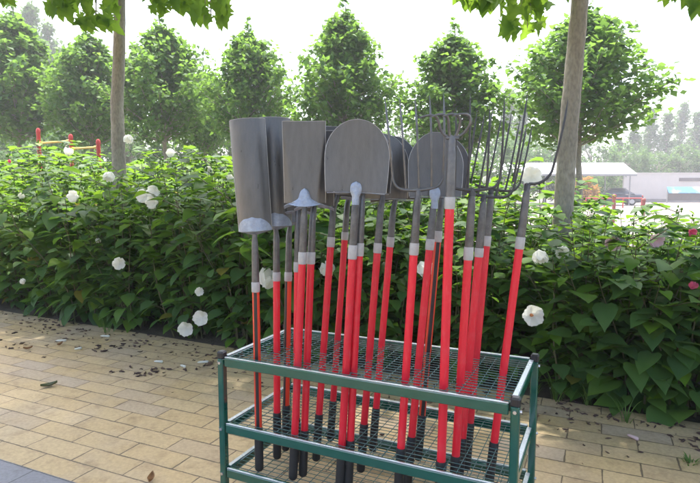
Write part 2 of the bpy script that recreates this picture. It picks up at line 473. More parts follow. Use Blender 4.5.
g = MB(); g.add([(-400, -60, 0), (400, -60, 0), (400, 900, 0), (-400, 900, 0)], [(0, 1, 2, 3)], False)
structure('ground', g, M['grassy'])
pv = [hedge(-25, .12), hedge(12, .12), hedge(12, -12), hedge(-25, -12)]
pave = quad_sheet(pv, .012)
tu, tvv = dirv(TILE_ANG), dirv(TILE_ANG + 90)
corner = ground(49, 453.5, .012)
PAV = mat_pavers('yellow_pavers', (.46, .335, .17), (.49, .37, .205), (.40, .32, .235), (.14, .105, .065), (corner.x, corner.y, 0))
structure('pavement', pave, PAV)
ga = ground(0, 460, .012); gb = ground(75, 483, .012)
gm = (ga + gb) / 2
gp = [gm - tu * 20, gm + tu * 20, gm + tu * 20 - tvv * .95, gm - tu * 20 - tvv * .95]
GREY = mat_pavers('grey_pavers', (.20, .20, .215), (.23, .23, .245), (.18, .18, .19), (.09, .09, .09), (gm.x, gm.y, 0))
structure('pavement_border', quad_sheet(gp, .016), GREY)
bed = quad_sheet([hedge(-25, .10), hedge(12, .10), hedge(12, 7), hedge(-25, 7)], .004)
structure('planting_bed', bed, M['soil'])
plz = MB()
plz.add([(2.0, 12, .008), (70, 12, .008), (70, 75, .008), (2.0, 75, .008)], [(0, 1, 2, 3)], False)
structure('plaza', plz, M['concrete'])

# ------------------------------------------------------------------ rack
ZB, ZM, ZT = .11, .308, .597
FL, FR, BR, BL = ground(229, 360, ZT), ground(519, 413, ZT), ground(530, 362, ZT), ground(283, 333, ZT)
ru = ((FR - FL) + (BR - BL)).normalized()
rv = V((-ru.y, ru.x, 0))
rc = (FL + FR + BR + BL) / 4
RL = ((FR - FL).dot(ru) + (BR - BL).dot(ru)) / 2
RD = ((BL - FL).dot(rv) + (BR - FR).dot(rv)) / 2
rc = V((rc.x, rc.y, 0))
print('rack', RL, RD, rc, math.degrees(math.atan2(ru.y, ru.x)))
rack = empty('display_rack', rc, 'dark green metal rack with three wire mesh shelves holding the tools upright', 'rack')
def rp(a, b, z): return ru * a + rv * b + V((0, 0, z))
hx, hy = RL / 2, RD / 2
up = V((0, 0, 1))
for z in (ZB, ZM, ZT):
    fr = MB()
    w = .014
    # two long angle bars between the posts, two short ones butted between them
    for sgn in (-1, 1):
        fr.box(rp(0, sgn * hy, z), ru * (hx - .017), rv * w, up * .019, bev=.003)
        fr.box(rp(sgn * (hx - .008), 0, z + .001), ru * w, rv * (hy - w - .001), up * .017, bev=.003)
    fo = fr.build('shelf_frame', M['green'], rack)
    rm = MB()  # pale strips added for the white sky reflection on the bar tops
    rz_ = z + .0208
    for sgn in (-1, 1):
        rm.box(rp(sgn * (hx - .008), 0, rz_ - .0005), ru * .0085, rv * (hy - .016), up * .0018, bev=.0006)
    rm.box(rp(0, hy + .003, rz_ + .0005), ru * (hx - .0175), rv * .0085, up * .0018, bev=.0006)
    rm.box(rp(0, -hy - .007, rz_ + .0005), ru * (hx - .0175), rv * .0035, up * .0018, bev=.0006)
    rm.build('sheen_strip', M['sheen'], fo)
    wm = MB()
    zz = z + .012
    nx = round((RL - .05) / .046); ny = round((RD - .03) / .027)
    for i in range(1, nx):
        a = -hx + .006 + (RL - .012) * i / nx
        wm.tube([rp(a, -hy + .010, zz), rp(a, hy - .010, zz)], .0017, 6)
    for j in range(1, ny):
        b = -hy + RD * j / ny
        wm.tube([rp(-hx + .004, b, zz + .0028), rp(hx - .004, b, zz + .0028)], .0015, 6)
    wo = wm.build('wire_mesh', M['wire'], fo)
for sx in (-1, 1):
    for sy in (-1, 1):
        pm = MB()
        a, b = sx * (hx + .004), sy * (hy + .0)
        pm.box(rp(a, b, .305), ru * .0145, rv * .0155, up * .305, bev=.004)
        po = pm.build('post', M['green'], rack)
        cm = MB()
        cm.box(rp(a, b, .6245), ru * .0165, rv * .0175, up * .0165, bev=.006)
        cm.build('post_cap', M['cap'], po)
        fm = MB(); fm.box(rp(a, b, .008), ru * .017, rv * .018, up * .0078, bev=.003)
        fm.build('post_foot', M['cap'], po)
        for z in (ZB, ZM, ZT):
            bm_ = MB()
            bm_.tube([rp(a - .0, b + sy * .014, z - .004), rp(a, b + sy * .021, z - .004)], .0065, 6)
            bm_.tube([rp(a + sx * .014, b, z - .006), rp(a + sx * .021, b, z - .006)], .0065, 6)
            bm_.build('bolt', M['bolt'], po)

# ------------------------------------------------------------------ tools
def vlerp(a, b, t): return a + (b - a) * t

class Tool:
    """a long-handled tool: foot on the bottom shelf, axis through two photo points"""
    def __init__(s, name, label, cat, bot, grip_y, collar, top, lean=.03, r=.0150, stripe=None, handle='red', zoff=.0, group='tools standing in the rack'):
        b = ground(bot[0], bot[1], ZB + .016)
        a_ = (b - rc).dot(rv)
        if a_ < -hy + .045:
            Yn = b.y + (-hy + .045 - a_) * rv.y * 1.25
            b = V((b.x * Yn / b.y, Yn, b.z))
        s.Y0 = b.y
        s.lean = lean
        s.root = empty(name, b, label, cat, group)
        s.b = b
        ytop, ybot = top[1], bot[1]
        s.top = at(top[0], top[1], s.Y0 + lean)
        s.L = (s.top - b).length
        s.ax = (s.top - b).normalized()
        s.n = V((0, -1, 0)); s.n = (s.n - s.ax * s.n.dot(s.ax)).normalized()      # faces the viewer
        s.sd = s.ax.cross(s.n).normalized() * -1
        if s.sd.x < 0: s.sd = -s.sd
        def tpar(y):     # distance along the axis of a photo row
            lo, hi = 0.0, 1.3
            for _ in range(40):
                mid = (lo + hi) / 2
                p = vlerp(b, s.top, mid) - CAM
                fwd = p.y * cp - p.z * sp; u_ = p.y * sp + p.z * cp
                yy = 241.5 - F * u_ / fwd
                if yy > y: lo = mid
                else: hi = mid
            return lo * s.L
        g1 = tpar(grip_y); c0 = tpar(collar[1]); c1 = tpar(collar[0])
        s.c1 = c1; s.r = r
        P = lambda d: s.ax * d
        gm = MB()
        gm.tube([P(0), P(.006), P(.012), P(g1 - .006), P(g1)], [r * .8, r * 1.12, r * 1.22, r * 1.22, r * 1.1], 18)
        gm.build('grip', M['black'], s.root)
        hm = MB(); hm.tube([P(g1 - .01), P((g1 + c0) / 2), P(c0 + .004)], [r, r, r], 18)
        ho = hm.build('handle', M[handle], s.root)
        if stripe is not None:
            st = MB()
            w = r * stripe[1]
            def sf(u, v):
                d = g1 + .001 + (c0 - g1 - .002) * v
                th = math.asin(max(-1, min(1, stripe[0])))  + u * w / r
                return P(d) + (s.sd * math.sin(th) + s.n * math.cos(th)) * (r + .0012)
            st.sheet(sf, 5, 2, .001, s.n)
            st.build('stripe', M['stripe'], ho)
        cm = MB(); cm.tube([P(c0), P(c0 + .003), P(c1 - .003), P(c1)], [r * 1.1, r * 1.17, r * 1.17, r * 1.1], 18)
        cm.build('collar', M['collar'], s.root)

    def socket(s, extra=.05, kink=(0, 0), r1=.0125, mat='socket'):
        """tapered steel socket from the collar up past the head base; kink = (sideways, towards viewer) at the top"""
        r = s.r
        A = s.ax; kk = s.sd * kink[0] + s.n * kink[1]
        d0, d1 = s.c1 - .01, s.L
        k0 = d1 - .055
        pts = [A * d0, A * (d0 + .03), A * (d0 + (k0 - d0) * .5), A * k0, A * (k0 + .025) + kk * .35, A * d1 + kk, A * (d1 + extra) + kk * 1.0]
        rad = [r * 1.04, r * 1.04, r * .98, r * .92, r1, r1 * .95, r1 * .62]
        m = MB(); m.tube(pts, rad, 16)
        # two rivets
        for q in (.02, .05):
            m.tube([A * (d0 + q) + s.n * r * .9, A * (d0 + q) + s.n * (r * 1.16)], .0035, 8)
        return m.build('socket', M[mat], s.root), A * d1 + kk

def head_frame(t, tilt=0.0, yaw=0.0):
    """axis, side and normal of the head, tilted sideways by tilt and turned about its axis by yaw"""
    ax = (t.ax + t.sd * math.tan(tilt)).normalized()
    n = (t.n - ax * t.n.dot(ax)).normalized()
    sd = (t.sd - ax * t.sd.dot(ax) - n * t.sd.dot(n)).normalized()
    if yaw:
        sd, n = sd * math.cos(yaw) + n * math.sin(yaw), n * math.cos(yaw) - sd * math.sin(yaw)
    return ax, sd, n

def rounded(u): return max(0.0, 1 - u * u) ** .5

def rim_tube(mb, P, r=.0013):
    mb.cur = 1; mb.tube(P, r, 6); mb.cur = 0

def trench_head(t, w, L, base, tilt=0, yaw=0, mat='blade', depth=1.0):
    ax, sd, n = head_frame(t, tilt, yaw)
    r = w / 2 / math.sin(R(66))
    def S(u, v, off=0.0):
        th = R(66) * u
        ww = 1.0 - .06 * (1 - v)
        d = -.004 * u * u * 0 + v * L
        # softly rounded top corners
        return base + sd * (r + off) * math.sin(th) * ww + n * (r + off) * (math.cos(th) - .55) * depth + ax * d - n * .004
    m = MB(); m.sheet(lambda u, v: S(u, v), 26, 14, .0022, n)
    rim_tube(m, [S(-1, q / 8) for q in range(8)] + [S(-1 + 2 * q / 24, 1) for q in range(25)] + [S(1, 1 - q / 8) for q in range(1, 9)])
    bl = m.build('blade', [M[mat], M['edge']], t.root)
    p = MB()
    def W(u, v):
        u2 = u * (1 - v * v) ** .5 * .98
        hgt = .058 * v * (1.0)
        q = S(u2 * (1 - .15 * v), 0, .0022 + .006 * math.exp(-(u * 2.2) ** 2) * (1 - v))
        return q + ax * hgt
    p.sheet(W, 16, 8, .003, n)
    p.build('weld_plate', M['weld'], bl)
    e = MB()       # pointed lower closing plate between blade and socket
    def E(u, v):
        top = S(u, 0, .001); c = base - ax * .016 + n * .004
        return vlerp(top, c + sd * u * .010, v)
    e.sheet(E, 16, 5, .002, n)
    e.build('shoulder', M['weld'], bl)
    return bl

def square_head(t, w0, w1, L, base, tilt=0, yaw=0, mat='blade', plate=True):
    ax, sd, n = head_frame(t, tilt, yaw)
    def S(u, v, off=0.0):
        w = w0 + (w1 - w0) * v
        cor = 0.0
        z = .004 + off - .006 * math.cos(u * PI / 2) - .055 * max(0, abs(u) - (.60 + .42 * v)) + .014 * (v - .5) ** 2
        return base + sd * u * w / 2 + ax * (v * L) + n * z
    m = MB(); m.sheet(lambda u, v: S(u, v), 24, 16, .0022, n)
    rim_tube(m, [S(-1, q / 8) for q in range(8)] + [S(-1 + 2 * q / 24, 1) for q in range(25)] + [S(1, 1 - q / 8) for q in range(1, 9)])
    bl = m.build('blade', [M[mat], M['edge']], t.root)
    st = MB()
    for sg in (-1, 1):
        def T(u, v, sg=sg):
            x = .18 + (u + 1) / 2 * .84
            return S(sg * x, 0) + n * (.007 - .012 * v) + ax * (.006 - .016 * x ** 3 - .011 * v)
        st.sheet(T, 8, 3, .0022, V((0, 0, 1)))
    st.build('foot_step', M['weld'], bl)
    if plate:
        p = MB()
        def W(u, v):
            hw = (.040 * max(0, 1 - v * 2.6) ** 1.4 + .024 * (1 - v ** 2.6) ** .6) + .001
            q = base + sd * u * hw + ax * (-.014 + .072 * v + .010 * u * u * (1 - v))
            return q + n * (.006 + .012 * (1 - u * u) * (1 - .75 * v))
        p.sheet(W, 14, 9, .003, n)
        p.build('weld_plate', M['weld'], bl)
    return bl

def round_head(t, w, L, base, tilt=0, yaw=0, mat='blade', plate=True, point=0.0, flip=1):
    ax, sd, n = head_frame(t, tilt, yaw)
    def S(u, v, off=0.0):
        vv = v
        if vv < .5: hw = w / 2 * (.945 + .055 * math.sin(vv / .5 * PI / 2))
        else:
            q = (vv - .5) / .5
            hw = w / 2 * max(.0, (1 - q ** (2.0 - point * .55))) ** .5
        z = flip * (.020 * (u * hw / (w / 2)) ** 2 * (1 - .5 * vv) - .004 + .012 * (vv - .4) ** 2) + off
        return base + sd * u * hw + ax * (vv * L - .004 * u * u * (1 - vv)) + n * z
    m = MB()
    def S2(u, v):
        v2 = 1 - (1 - v) ** 1.7      # denser rows near the rounded end
        return S(u, v2)
    m.sheet(S2, 28, 26, .0022, n)
    vv_ = [1 - (1 - q / 30) ** 2.2 for q in range(31)]
    rim_tube(m, [S(-1, q) for q in vv_] + [S(1, q) for q in reversed(vv_[:-1])])
    bl = m.build('blade', [M[mat], M['edge']], t.root)
    st = MB()
    for sg in (-1, 1):
        def T(u, v, sg=sg):
            x = .12 + (u + 1) / 2 * .84
            return S(sg * x, 0) - n * (.002 + .014 * v) - ax * (.002 + .003 * v)
        st.sheet(T, 8, 3, .0022, V((0, 0, 1)))
    st.build('foot_step', M['weld'], bl)
    if plate:
        p = MB()
        def W(u, v):
            hw = .0135 + (.0085 * math.sin(max(0, (v - .35) / .65) * PI)) if v < .999 else .001
            hw = hw * (1 if v < .86 else max(.05, (1 - ((v - .86) / .14) ** 2)) ** .5)
            q = base + sd * u * hw + ax * (-.05 + .088 * v)
            return q + n * (.0075 + .009 * (1 - u * u) * (1 - .6 * v))
        p.sheet(W, 12, 14, .003, n)
        p.build('weld_plate', M['weld'], bl)
    return bl

def fork_head(t, offs, base, px, tilt=0, yaw=0, mat='tine', rt=.0046, bow=.03, sag=.02, tipw=1.12, lens=None, cu=.38, ch=.050):
    """offs = sideways tine offsets at the bar (m), px = tine length (m)"""
    ax, sd, n = head_frame(t, tilt, yaw)
    W = max(abs(o) for o in offs)
    m = MB()
    # flattened crown bar between the two outer tines
    k = 14
    pts = []; rad = []
    for i in range(k + 1):
        u = -1 + 2 * i / k
        pts.append(base + sd * u * W * (1 - cu + .02) + ax * (.006 * abs(u) ** 2.5 - .0) + n * .002)
        rad.append(rt * (1.75 - .55 * abs(u)))
    m.tube(pts, rad, 10)
    m.tube([base - ax * .022, base - ax * .008, base + ax * .005], [.0118, .0118, .008], 12)
    hd = m.build('fork_crown', M[mat], t.root)
    for i, o in enumerate(offs):
        Ln = px * (lens[i] if lens else 1.0)
        tm = MB(); u = o / W
        out = abs(u) > .93
        P = []; Rr = []
        if out:
            for q in range(8):
                th = q / 7 * PI / 2
                P.append(base + sd * u * W * (1 - cu + cu * math.sin(th)) + ax * (.006 + ch * (1 - math.cos(th))))
                Rr.append(rt * 1.15)
            st_ = .006 + ch
        else:
            P.append(base + sd * o * .98 + ax * (.012 * abs(u) ** 2.5 - .002)); Rr.append(rt * 1.2)
            st_ = .0
        for q in range(1, 11):
            f = q / 10
            z = st_ + (Ln - st_) * f
            P.append(base + sd * o * (1 + (tipw - 1) * f) + ax * z + n * (bow * math.sin(f * PI) - sag * f * f))
            Rr.append(rt * (1.0 - .10 * f) if f < .9 else rt * (.55 if f < 1 else .22))
        tm.tube(P, Rr, 8)
        tm.build('tine', M[mat], hd)
    return hd

G_SH = 'tools standing in the rack'
tools = {}
def T(key, *a, **k):
    tools[key] = Tool(*a, **k); return tools[key]

# leftmost trench shovels --------------------------------------------------
t = T(1, 'trench_shovel', 'trench shovel at the far left of the rack, half-round blade, black-striped red handle', 'shovel',
      (259.5, 476), 427.3, (282, 292), (254.6, 231), lean=.02, stripe=(.0, .42), handle='orange', r=.0150)
_, hb = t.socket(.03, r1=.011); trench_head(t, .148, .455, hb, R(-3.2), R(3))
t = T(2, 'trench_shovel', 'trench shovel whose half-round blade shows between the leftmost blade and the square spade', 'shovel',
      (277.2, 458.5), 412.4, (272, 281), (276.4, 226), lean=.03)
_, hb = t.socket(.03, kink=(-.004, 0), r1=.011); trench_head(t, .148, .462, hb, R(-1.5), R(-4))
t = T(3, 'trench_shovel', 'trench shovel with black striped handle, its narrow blade hidden behind the front square spade', 'shovel',
      (285.5, 450.4), 405, (272, 281), (289.2, 222), lean=.04, stripe=(-.55, .42), handle='orange')
_, hb = t.socket(.03, kink=(.006, 0), r1=.010); trench_head(t, .120, .42, hb, R(-2))
# square spades ------------------------------------------------------------
t = T(4, 'square_spade', 'flat square-ended spade in front, its blade between the trench shovels and the round shovel', 'spade',
      (293, 490), 437.6, (252, 264), (304.8, 203), lean=.0)
_, hb = t.socket(.045, r1=.0105); square_head(t, .163, .168, .317, hb, R(-3.0), R(0))
t = T(5, 'square_spade', 'square spade standing directly behind the front square spade', 'spade',
      (302.8, 476), 430, (252, 264), (313, 206), lean=.02)
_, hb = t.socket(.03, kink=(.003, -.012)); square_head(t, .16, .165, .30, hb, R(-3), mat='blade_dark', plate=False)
t = T(21, 'square_spade', 'spade with only a strip of red handle showing behind the square spades', 'spade',
      (296, 462), 418, (262, 272), (298, 212), lean=.04)
_, hb = t.socket(.03, kink=(0, -.012)); square_head(t, .155, .15, .30, hb, R(0), mat='blade_dark', plate=False)
t = T(6, 'square_spade', 'spade with cranked neck, dark square blade showing between the front spade and the round shovel', 'spade',
      (316, 460.6), 414, (237, 247), (334, 197), lean=.05)
_, hb = t.socket(.03, kink=(.014, -.02)); square_head(t, .175, .18, .305, hb, R(-3), mat='blade_dark', plate=False)
t = T(7, 'round_shovel', 'cranked-neck shovel whose blade is fully hidden behind the big front round shovel', 'shovel',
      (330.3, 440.8), 400.7, (232, 240), (348, 194), lean=.05)
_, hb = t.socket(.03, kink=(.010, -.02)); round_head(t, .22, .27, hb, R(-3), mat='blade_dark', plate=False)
# round shovels ------------------------------------------------------------
t = T(8, 'round_shovel', 'big round-ended shovel at the front centre with a bare grey blade and silver weld', 'shovel',
      (339.5, 501), 447.8, (245, 259), (355.8, 191.5), lean=.0, r=.0152)
_, hb = t.socket(.02, r1=.0105); round_head(t, .240, .268, hb, R(-1), 0)
t = T(9, 'round_shovel', 'round shovel whose handle stands right beside the big front shovel, blade hidden behind it', 'shovel',
      (348, 491), 440, (243, 256), (362.2, 192), lean=.03)
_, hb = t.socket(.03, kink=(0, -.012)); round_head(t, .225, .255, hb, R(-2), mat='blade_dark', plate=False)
t = T(10, 'round_shovel', 'round shovel, front one of two dark blades peeping out right of the big shovel', 'shovel',
      (360.5, 471.7), 423.7, (243, 253), (381.5, 198), lean=.02)
_, hb = t.socket(.03, kink=(.006, -.012)); round_head(t, .225, .262, hb, R(-5.5), R(-6), mat='blade', plate=False, flip=-1)
t = T(11, 'round_shovel', 'round shovel with cranked neck, rear one of two dark blades beside the big shovel', 'shovel',
      (372.5, 450.8), 408, (237, 247), (394, 200), lean=.04)
_, hb = t.socket(.03, kink=(.008, -.012)); round_head(t, .235, .285, hb, R(-8), R(-8), mat='blade_dark', plate=False, flip=-1)
# five tine fork -------------------------------------------------------------
t = T(12, 'garden_fork', 'five-tined garden fork in front of a dark round blade, slim grey tines', 'fork',
      (397.5, 501), 447.8, (243, 255), (418, 190), lean=.0)
_, hb = t.socket(-.01, r1=.0115); fork_head(t, [-.090, -.044, .004, .050, .094], hb, .335, R(-6.5), 0, mat='fork_bright', rt=.0042, bow=.018, sag=.0, tipw=1.15)
t = T(13, 'round_shovel', 'round shovel with a dark blade standing upright behind the five-tined fork', 'shovel',
      (407, 487), 436.5, (239, 250), (434.5, 196), lean=.06)
_, hb = t.socket(.03, r1=.0105); round_head(t, .215, .250, hb, R(-4), R(0), mat='blade', plate=True, point=.6)
t = T(14, 'round_shovel', 'round shovel with a black striped handle, blade edge showing right of the cultivator neck', 'shovel',
      (418, 460), 415, (231, 242), (442, 193), lean=.06, stripe=(.0, .5), handle='orange')
_, hb = t.socket(.03, kink=(.006, -.012)); round_head(t, .215, .245, hb, R(-1), R(-4), mat='blade_dark', plate=False, point=.5)

# cultivator ---------------------------------------------------------------
t = T(15, 'cultivator', 'tall red cultivator with four hooked tines curling over at its top', 'cultivator',
      (439.5, 515), 461, (197, 209), (452, 138), lean=.0, r=.0160)
_, hb = t.socket(-.005, r1=.0125, mat='fork_bright')
ax, sd, n = head_frame(t, 0, 0)
cm = MB(); cm.tube([hb - ax * .03, hb - ax * .004, hb + ax * .006], [.0128, .0128, .010], 14)
cm.tube([hb - sd * .022, hb - sd * .01, hb + sd * .01, hb + sd * .024], [.0055, .0075, .0075, .0055], 10)
hd = cm.build('cultivator_crown', M['fork_bright'], t.root)
Yc = t.Y0 + t.lean
mpx = Yc / F          # metres per photo pixel at the head
def loc_px(dx, dy, dn): return hb + sd * (dx * mpx) + V((0, 0, 1)) * (-dy * mpx) + n * dn
HOOKS = [
    [(-4, -1, 0), (-8, -3, 0), (-12, -8, .005), (-14, -14, .02), (-15.5, -18, .02), (-19, -20.5, .03), (-26, -20.3, .04), (-35, -17, .05)],
    [(-1.5, -1, 0), (-3, -5, 0), (-4, -12, .012), (-5, -18, .02), (-9, -21.5, .03), (-16, -21.3, .04), (-24, -17.8, .05)],
    [(2, -1, 0), (5, -4, 0), (6.5, -10, .012), (7, -17, .02), (3, -21.5, .03), (-4, -22, .04), (-12, -18.8, .05)],
    [(4, -1, 0), (9, -3, 0), (14, -8, .005), (17, -14, .02), (16.5, -20, .02), (12, -22.5, .03), (4, -22, .04), (-3, -19, .05)],
]
def smooth_path(P, it=2):
    for _ in range(it):
        Q = [P[0]]
        for i in range(len(P) - 1):
            Q.append(vlerp(P[i], P[i + 1], .25)); Q.append(vlerp(P[i], P[i + 1], .75))
        Q.append(P[-1]); P = Q
    return P
for hk in HOOKS:
    P = smooth_path([loc_px(*q) for q in hk])
    hm = MB(); nP = len(P)
    hm.tube(P, [.0048 * (1 if i < nP * .7 else 1 - .75 * (i - nP * .7) / (nP * .3)) for i in range(nP)], 10)
    hm.build('tine', M['fork_bright'], hd)

# manure forks on the right -----------------------------------------------
t = T(16, 'manure_fork', 'four-tined fork nearest the cultivator, front one of three clustered forks', 'fork',
      (452.5, 509), 455.7, (247, 260), (472.4, 190), lean=.0)
_, hb = t.socket(-.01, r1=.012); fork_head(t, [-.062, -.016, .050, .098], hb, .325, R(-2.0), 0, rt=.0040, bow=.008, sag=.0, tipw=1.05, lens=[.88, 1.03, .9, 1.0])
t = T(17, 'manure_fork', 'four-tined fork in the middle of three clustered forks, leaning right', 'fork',
      (458, 488), 437.6, (248, 257), (484, 196), lean=.02)
_, hb = t.socket(-.01, r1=.012); fork_head(t, [-.078, -.024, .046, .108], hb, .315, R(5), 0, rt=.0039, bow=.006, sag=.0, tipw=1.05, lens=[1.0, 1.06, 1.04, .95])
t = T(18, 'manure_fork', 'four-tined fork at the back of three clustered forks, tines slanting right', 'fork',
      (466, 470), 422.6, (236, 246), (491.5, 189), lean=.05)
_, hb = t.socket(-.01, r1=.012); fork_head(t, [-.09, -.020, .058, .112], hb, .312, R(6.5), 0, rt=.0039, bow=.006, sag=.0, tipw=1.0, lens=[.98, .98, .97, .94])
t = T(19, 'hay_fork', 'two-tined hay fork leaning at the right end of the rack', 'fork',
      (487.5, 494), 442, (237, 249), (527.6, 185), lean=.0)
_, hb = t.socket(-.01, r1=.0125); fork_head(t, [-.056, .082], hb, .33, R(3.0), 0, rt=.0046, bow=.012, sag=.0, tipw=1.10, cu=.92, ch=.075)

# ------------------------------------------------------------------ leaves
def heart_leaf(mb, p, d, nrm, L, W, droop=.25, fold=.18):
    """broad pointed leaf from p along d"""
    d = d.normalized(); s = d.cross(nrm)
    if s.length < 1e-4: s = d.orthogonal()
    s.normalize(); nn = s.cross(d).normalized()
    def q(x, y): return p + d * (x * L) + s * (y * W) + nn * (abs(y) * W * fold - droop * L * x * x + .035 * L * math.sin(x * 9 + y * 4) * abs(y))
    mid = [q(.06, 0), q(.38, 0), q(.70, 0), q(1.0, 0)]
    vs = list(mid)
    for sg in (1, -1):
        vs += [q(-.03, .20 * sg), q(.10, .42 * sg), q(.30, .50 * sg), q(.52, .42 * sg), q(.74, .24 * sg), q(.90, .08 * sg)]
    fs = []
    for o in (4, 10):
        g = [(0, 1, o + 1, o), (1, o + 2, o + 1), (1, 2, o + 3, o + 2), (2, o + 4, o + 3), (2, 3, o + 5, o + 4)]
        fs += g if o == 4 else [tuple(reversed(f)) for f in g]
    mb.add(vs, fs, True)

LOBES = [(0, 0), (.10, .10), (.02, .36), (.22, .30), (.36, .56), (.48, .30), (.62, .20), (.72, .22), (1.0, 0)]
def lobed_leaf(mb, p, d, nrm, L, droop=.2):
    d = d.normalized(); s = d.cross(nrm)
    if s.length < 1e-4: s = d.orthogonal()
    s.normalize(); nn = s.cross(d).normalized()
    def q(x, y): return p + d * (x * L) + s * (y * L) + nn * (abs(y) * L * .22 - droop * L * x * x + .05 * L * math.sin(x * 11 + y * 7))
    vs = [q(x, y) for x, y in LOBES] + [q(x, -y) for x, y in LOBES[1:-1]] + [q(.40, 0)]
    nL = len(LOBES); c = len(vs) - 1
    fs = [(c, i, i + 1) for i in range(nL - 1)]
    right = [0] + list(range(nL, nL + nL - 2)) + [nL - 1]
    fs += [(c, right[i + 1], right[i]) for i in range(len(right) - 1)]
    mb.add(vs, fs, True)

def simple_leaf(mb, p, d, nrm, L, W, droop=.2):
    d = d.normalized(); s = d.cross(nrm)
    if s.length < 1e-4: s = d.orthogonal()
    s.normalize(); nn = s.cross(d).normalized()
    def q(x, y): return p + d * (x * L) + s * (y * W) + nn * (abs(y) * W * .25 - droop * L * x * x)
    vs = [q(0, 0), q(.55, 0), q(1, 0), q(.4, .5), q(.4, -.5)]
    mb.add(vs, [(0, 1, 3), (1, 2, 3), (0, 4, 1), (1, 4, 2)], True)

def rnd_dir(rg):
    while True:
        v = V((rg.uniform(-1, 1), rg.uniform(-1, 1), rg.uniform(-1, 1)))
        if .05 < v.length < 1: return v.normalized()

# ------------------------------------------------------------------ hibiscus shrubs
def shrub_meshes(seed, h, r, nst, lsize):
    rg = random.Random(seed)
    fo, st = MB(), MB(); yg = 'young'
    for i in range(nst):
        az = 2 * PI * (i + rg.uniform(-.3, .3)) / nst
        rr = r * rg.uniform(.25, 1.0); hh = h * rg.uniform(.74, 1.06) * (1 - .10 * rr / r)
        b = V((math.cos(az), math.sin(az), 0)) * rg.uniform(.03, .16)
        o = V((math.cos(az), math.sin(az), 0))
        wob = V((rg.uniform(-.06, .06), rg.uniform(-.06, .06), 0))
        path = lambda f, b=b, o=o, rr=rr, hh=hh, wob=wob: b + o * (rr * f ** 1.25) + V((0, 0, hh * f)) + wob * math.sin(f * PI * 1.5)
        st.tube([path(k / 6) for k in range(7)], [.008 * (1 - .7 * k / 6) for k in range(7)], 5, caps=False)
        nl = int(hh / .050)
        ph = rg.uniform(0, 6.28)
        for k in range(nl):
            f = .04 + .96 * (k + rg.uniform(0, .8)) / nl
            f = min(f, 1.0)
            ph += 2.4 + rg.uniform(-.4, .4)
            p = path(f)
            od = V((math.cos(ph), math.sin(ph), 0)) * .8 + o * .5
            pet = rg.uniform(.04, .13) * (1.2 - .5 * f)
            d = (od.normalized() + V((0, 0, rg.uniform(-.55, .35) + .3 * (f - .5)))).normalized()
            p2 = p + od.normalized() * pet + V((0, 0, pet * .3))
            young = f > .86
            L = lsize * rg.choice((rg.uniform(.42, .8), rg.uniform(.7, 1.2))) * (1.0 if f < .8 else 1.0 - 2.1 * (f - .8))
            nrm = V((rg.uniform(-.35, .35), rg.uniform(-.35, .35), 1)) + od * .45
            fo.cur = 1 if young or rg.random() < .07 else (2 if rg.random() < .012 else 0)
            heart_leaf(fo, p2, d, nrm, L, L * rg.uniform(.70, .86), rg.uniform(.1, .5), rg.uniform(.05, .25))
            if rg.random() < .22 and f > .2:          # short side shoot
                tip = p + od.normalized() * rg.uniform(.14, .28) + V((0, 0, rg.uniform(.02, .16)))
                st.tube([p, tip], [.004, .0025], 4, caps=False)
                for q in range(5):
                    g = .35 + .65 * q / 4
                    a2 = rg.uniform(0, 6.28)
                    dd = V((math.cos(a2), math.sin(a2), rg.uniform(-.3, .5))) + od * .6
                    L2 = lsize * rg.uniform(.5, .9)
                    fo.cur = 0 if rg.random() < .85 else 1
                    heart_leaf(fo, vlerp(p, tip, g), dd, V((rg.uniform(-.4, .4), rg.uniform(-.4, .4), 1)), L2, L2 * .75, .25)
        # buds at the tip
        for q in range(3):
            c = path(1) + rnd_dir(rg) * .025
            fo.cur = 1
            fo.tube([c - V((0, 0, .012)), c, c + V((0, 0, .012))], [.004, .009, .003], 6)
    return fo, st

class ShrubKind:
    pass
SHK = []
def add_kind(seed, h, r, n, ls):
    fo, st = shrub_meshes(seed, h, r, n, ls)
    k = ShrubKind(); k.h = h
    root = bpy.data.objects.new('hibiscus_shrub', None); COL.objects.link(root)
    a = fo.build('foliage', [M['hib'], M['hibbright'], M['hibold']], root); c = st.build('stems', M['stem'], root)
    k.root = root; k.used = False
    SHK.append(k)
for sd_ in range(5): add_kind(100 + sd_, 1.5, .52, 19, .15)          # kinds 0..4, mid-size leaves
for sd_ in range(3): add_kind(200 + sd_, 1.2, .48, 16, .185)          # kinds 5..7, big leaves, low

shrubs = []
def place_shrub(kind, loc, h, label, group, rz, widen=1.0):
    k = SHK[kind]
    if not k.used: o = k.root; k.used = True
    else: o = copy_tree(k.root)
    s = h / k.h
    o.location = loc; o.rotation_euler = (0, 0, rz); o.scale = (widen * (.5 + .5 * s), widen * (.5 + .5 * s), s)
    tag(o, label, 'shrub', group)
    shrubs.append((o, V(loc), h))
    return o

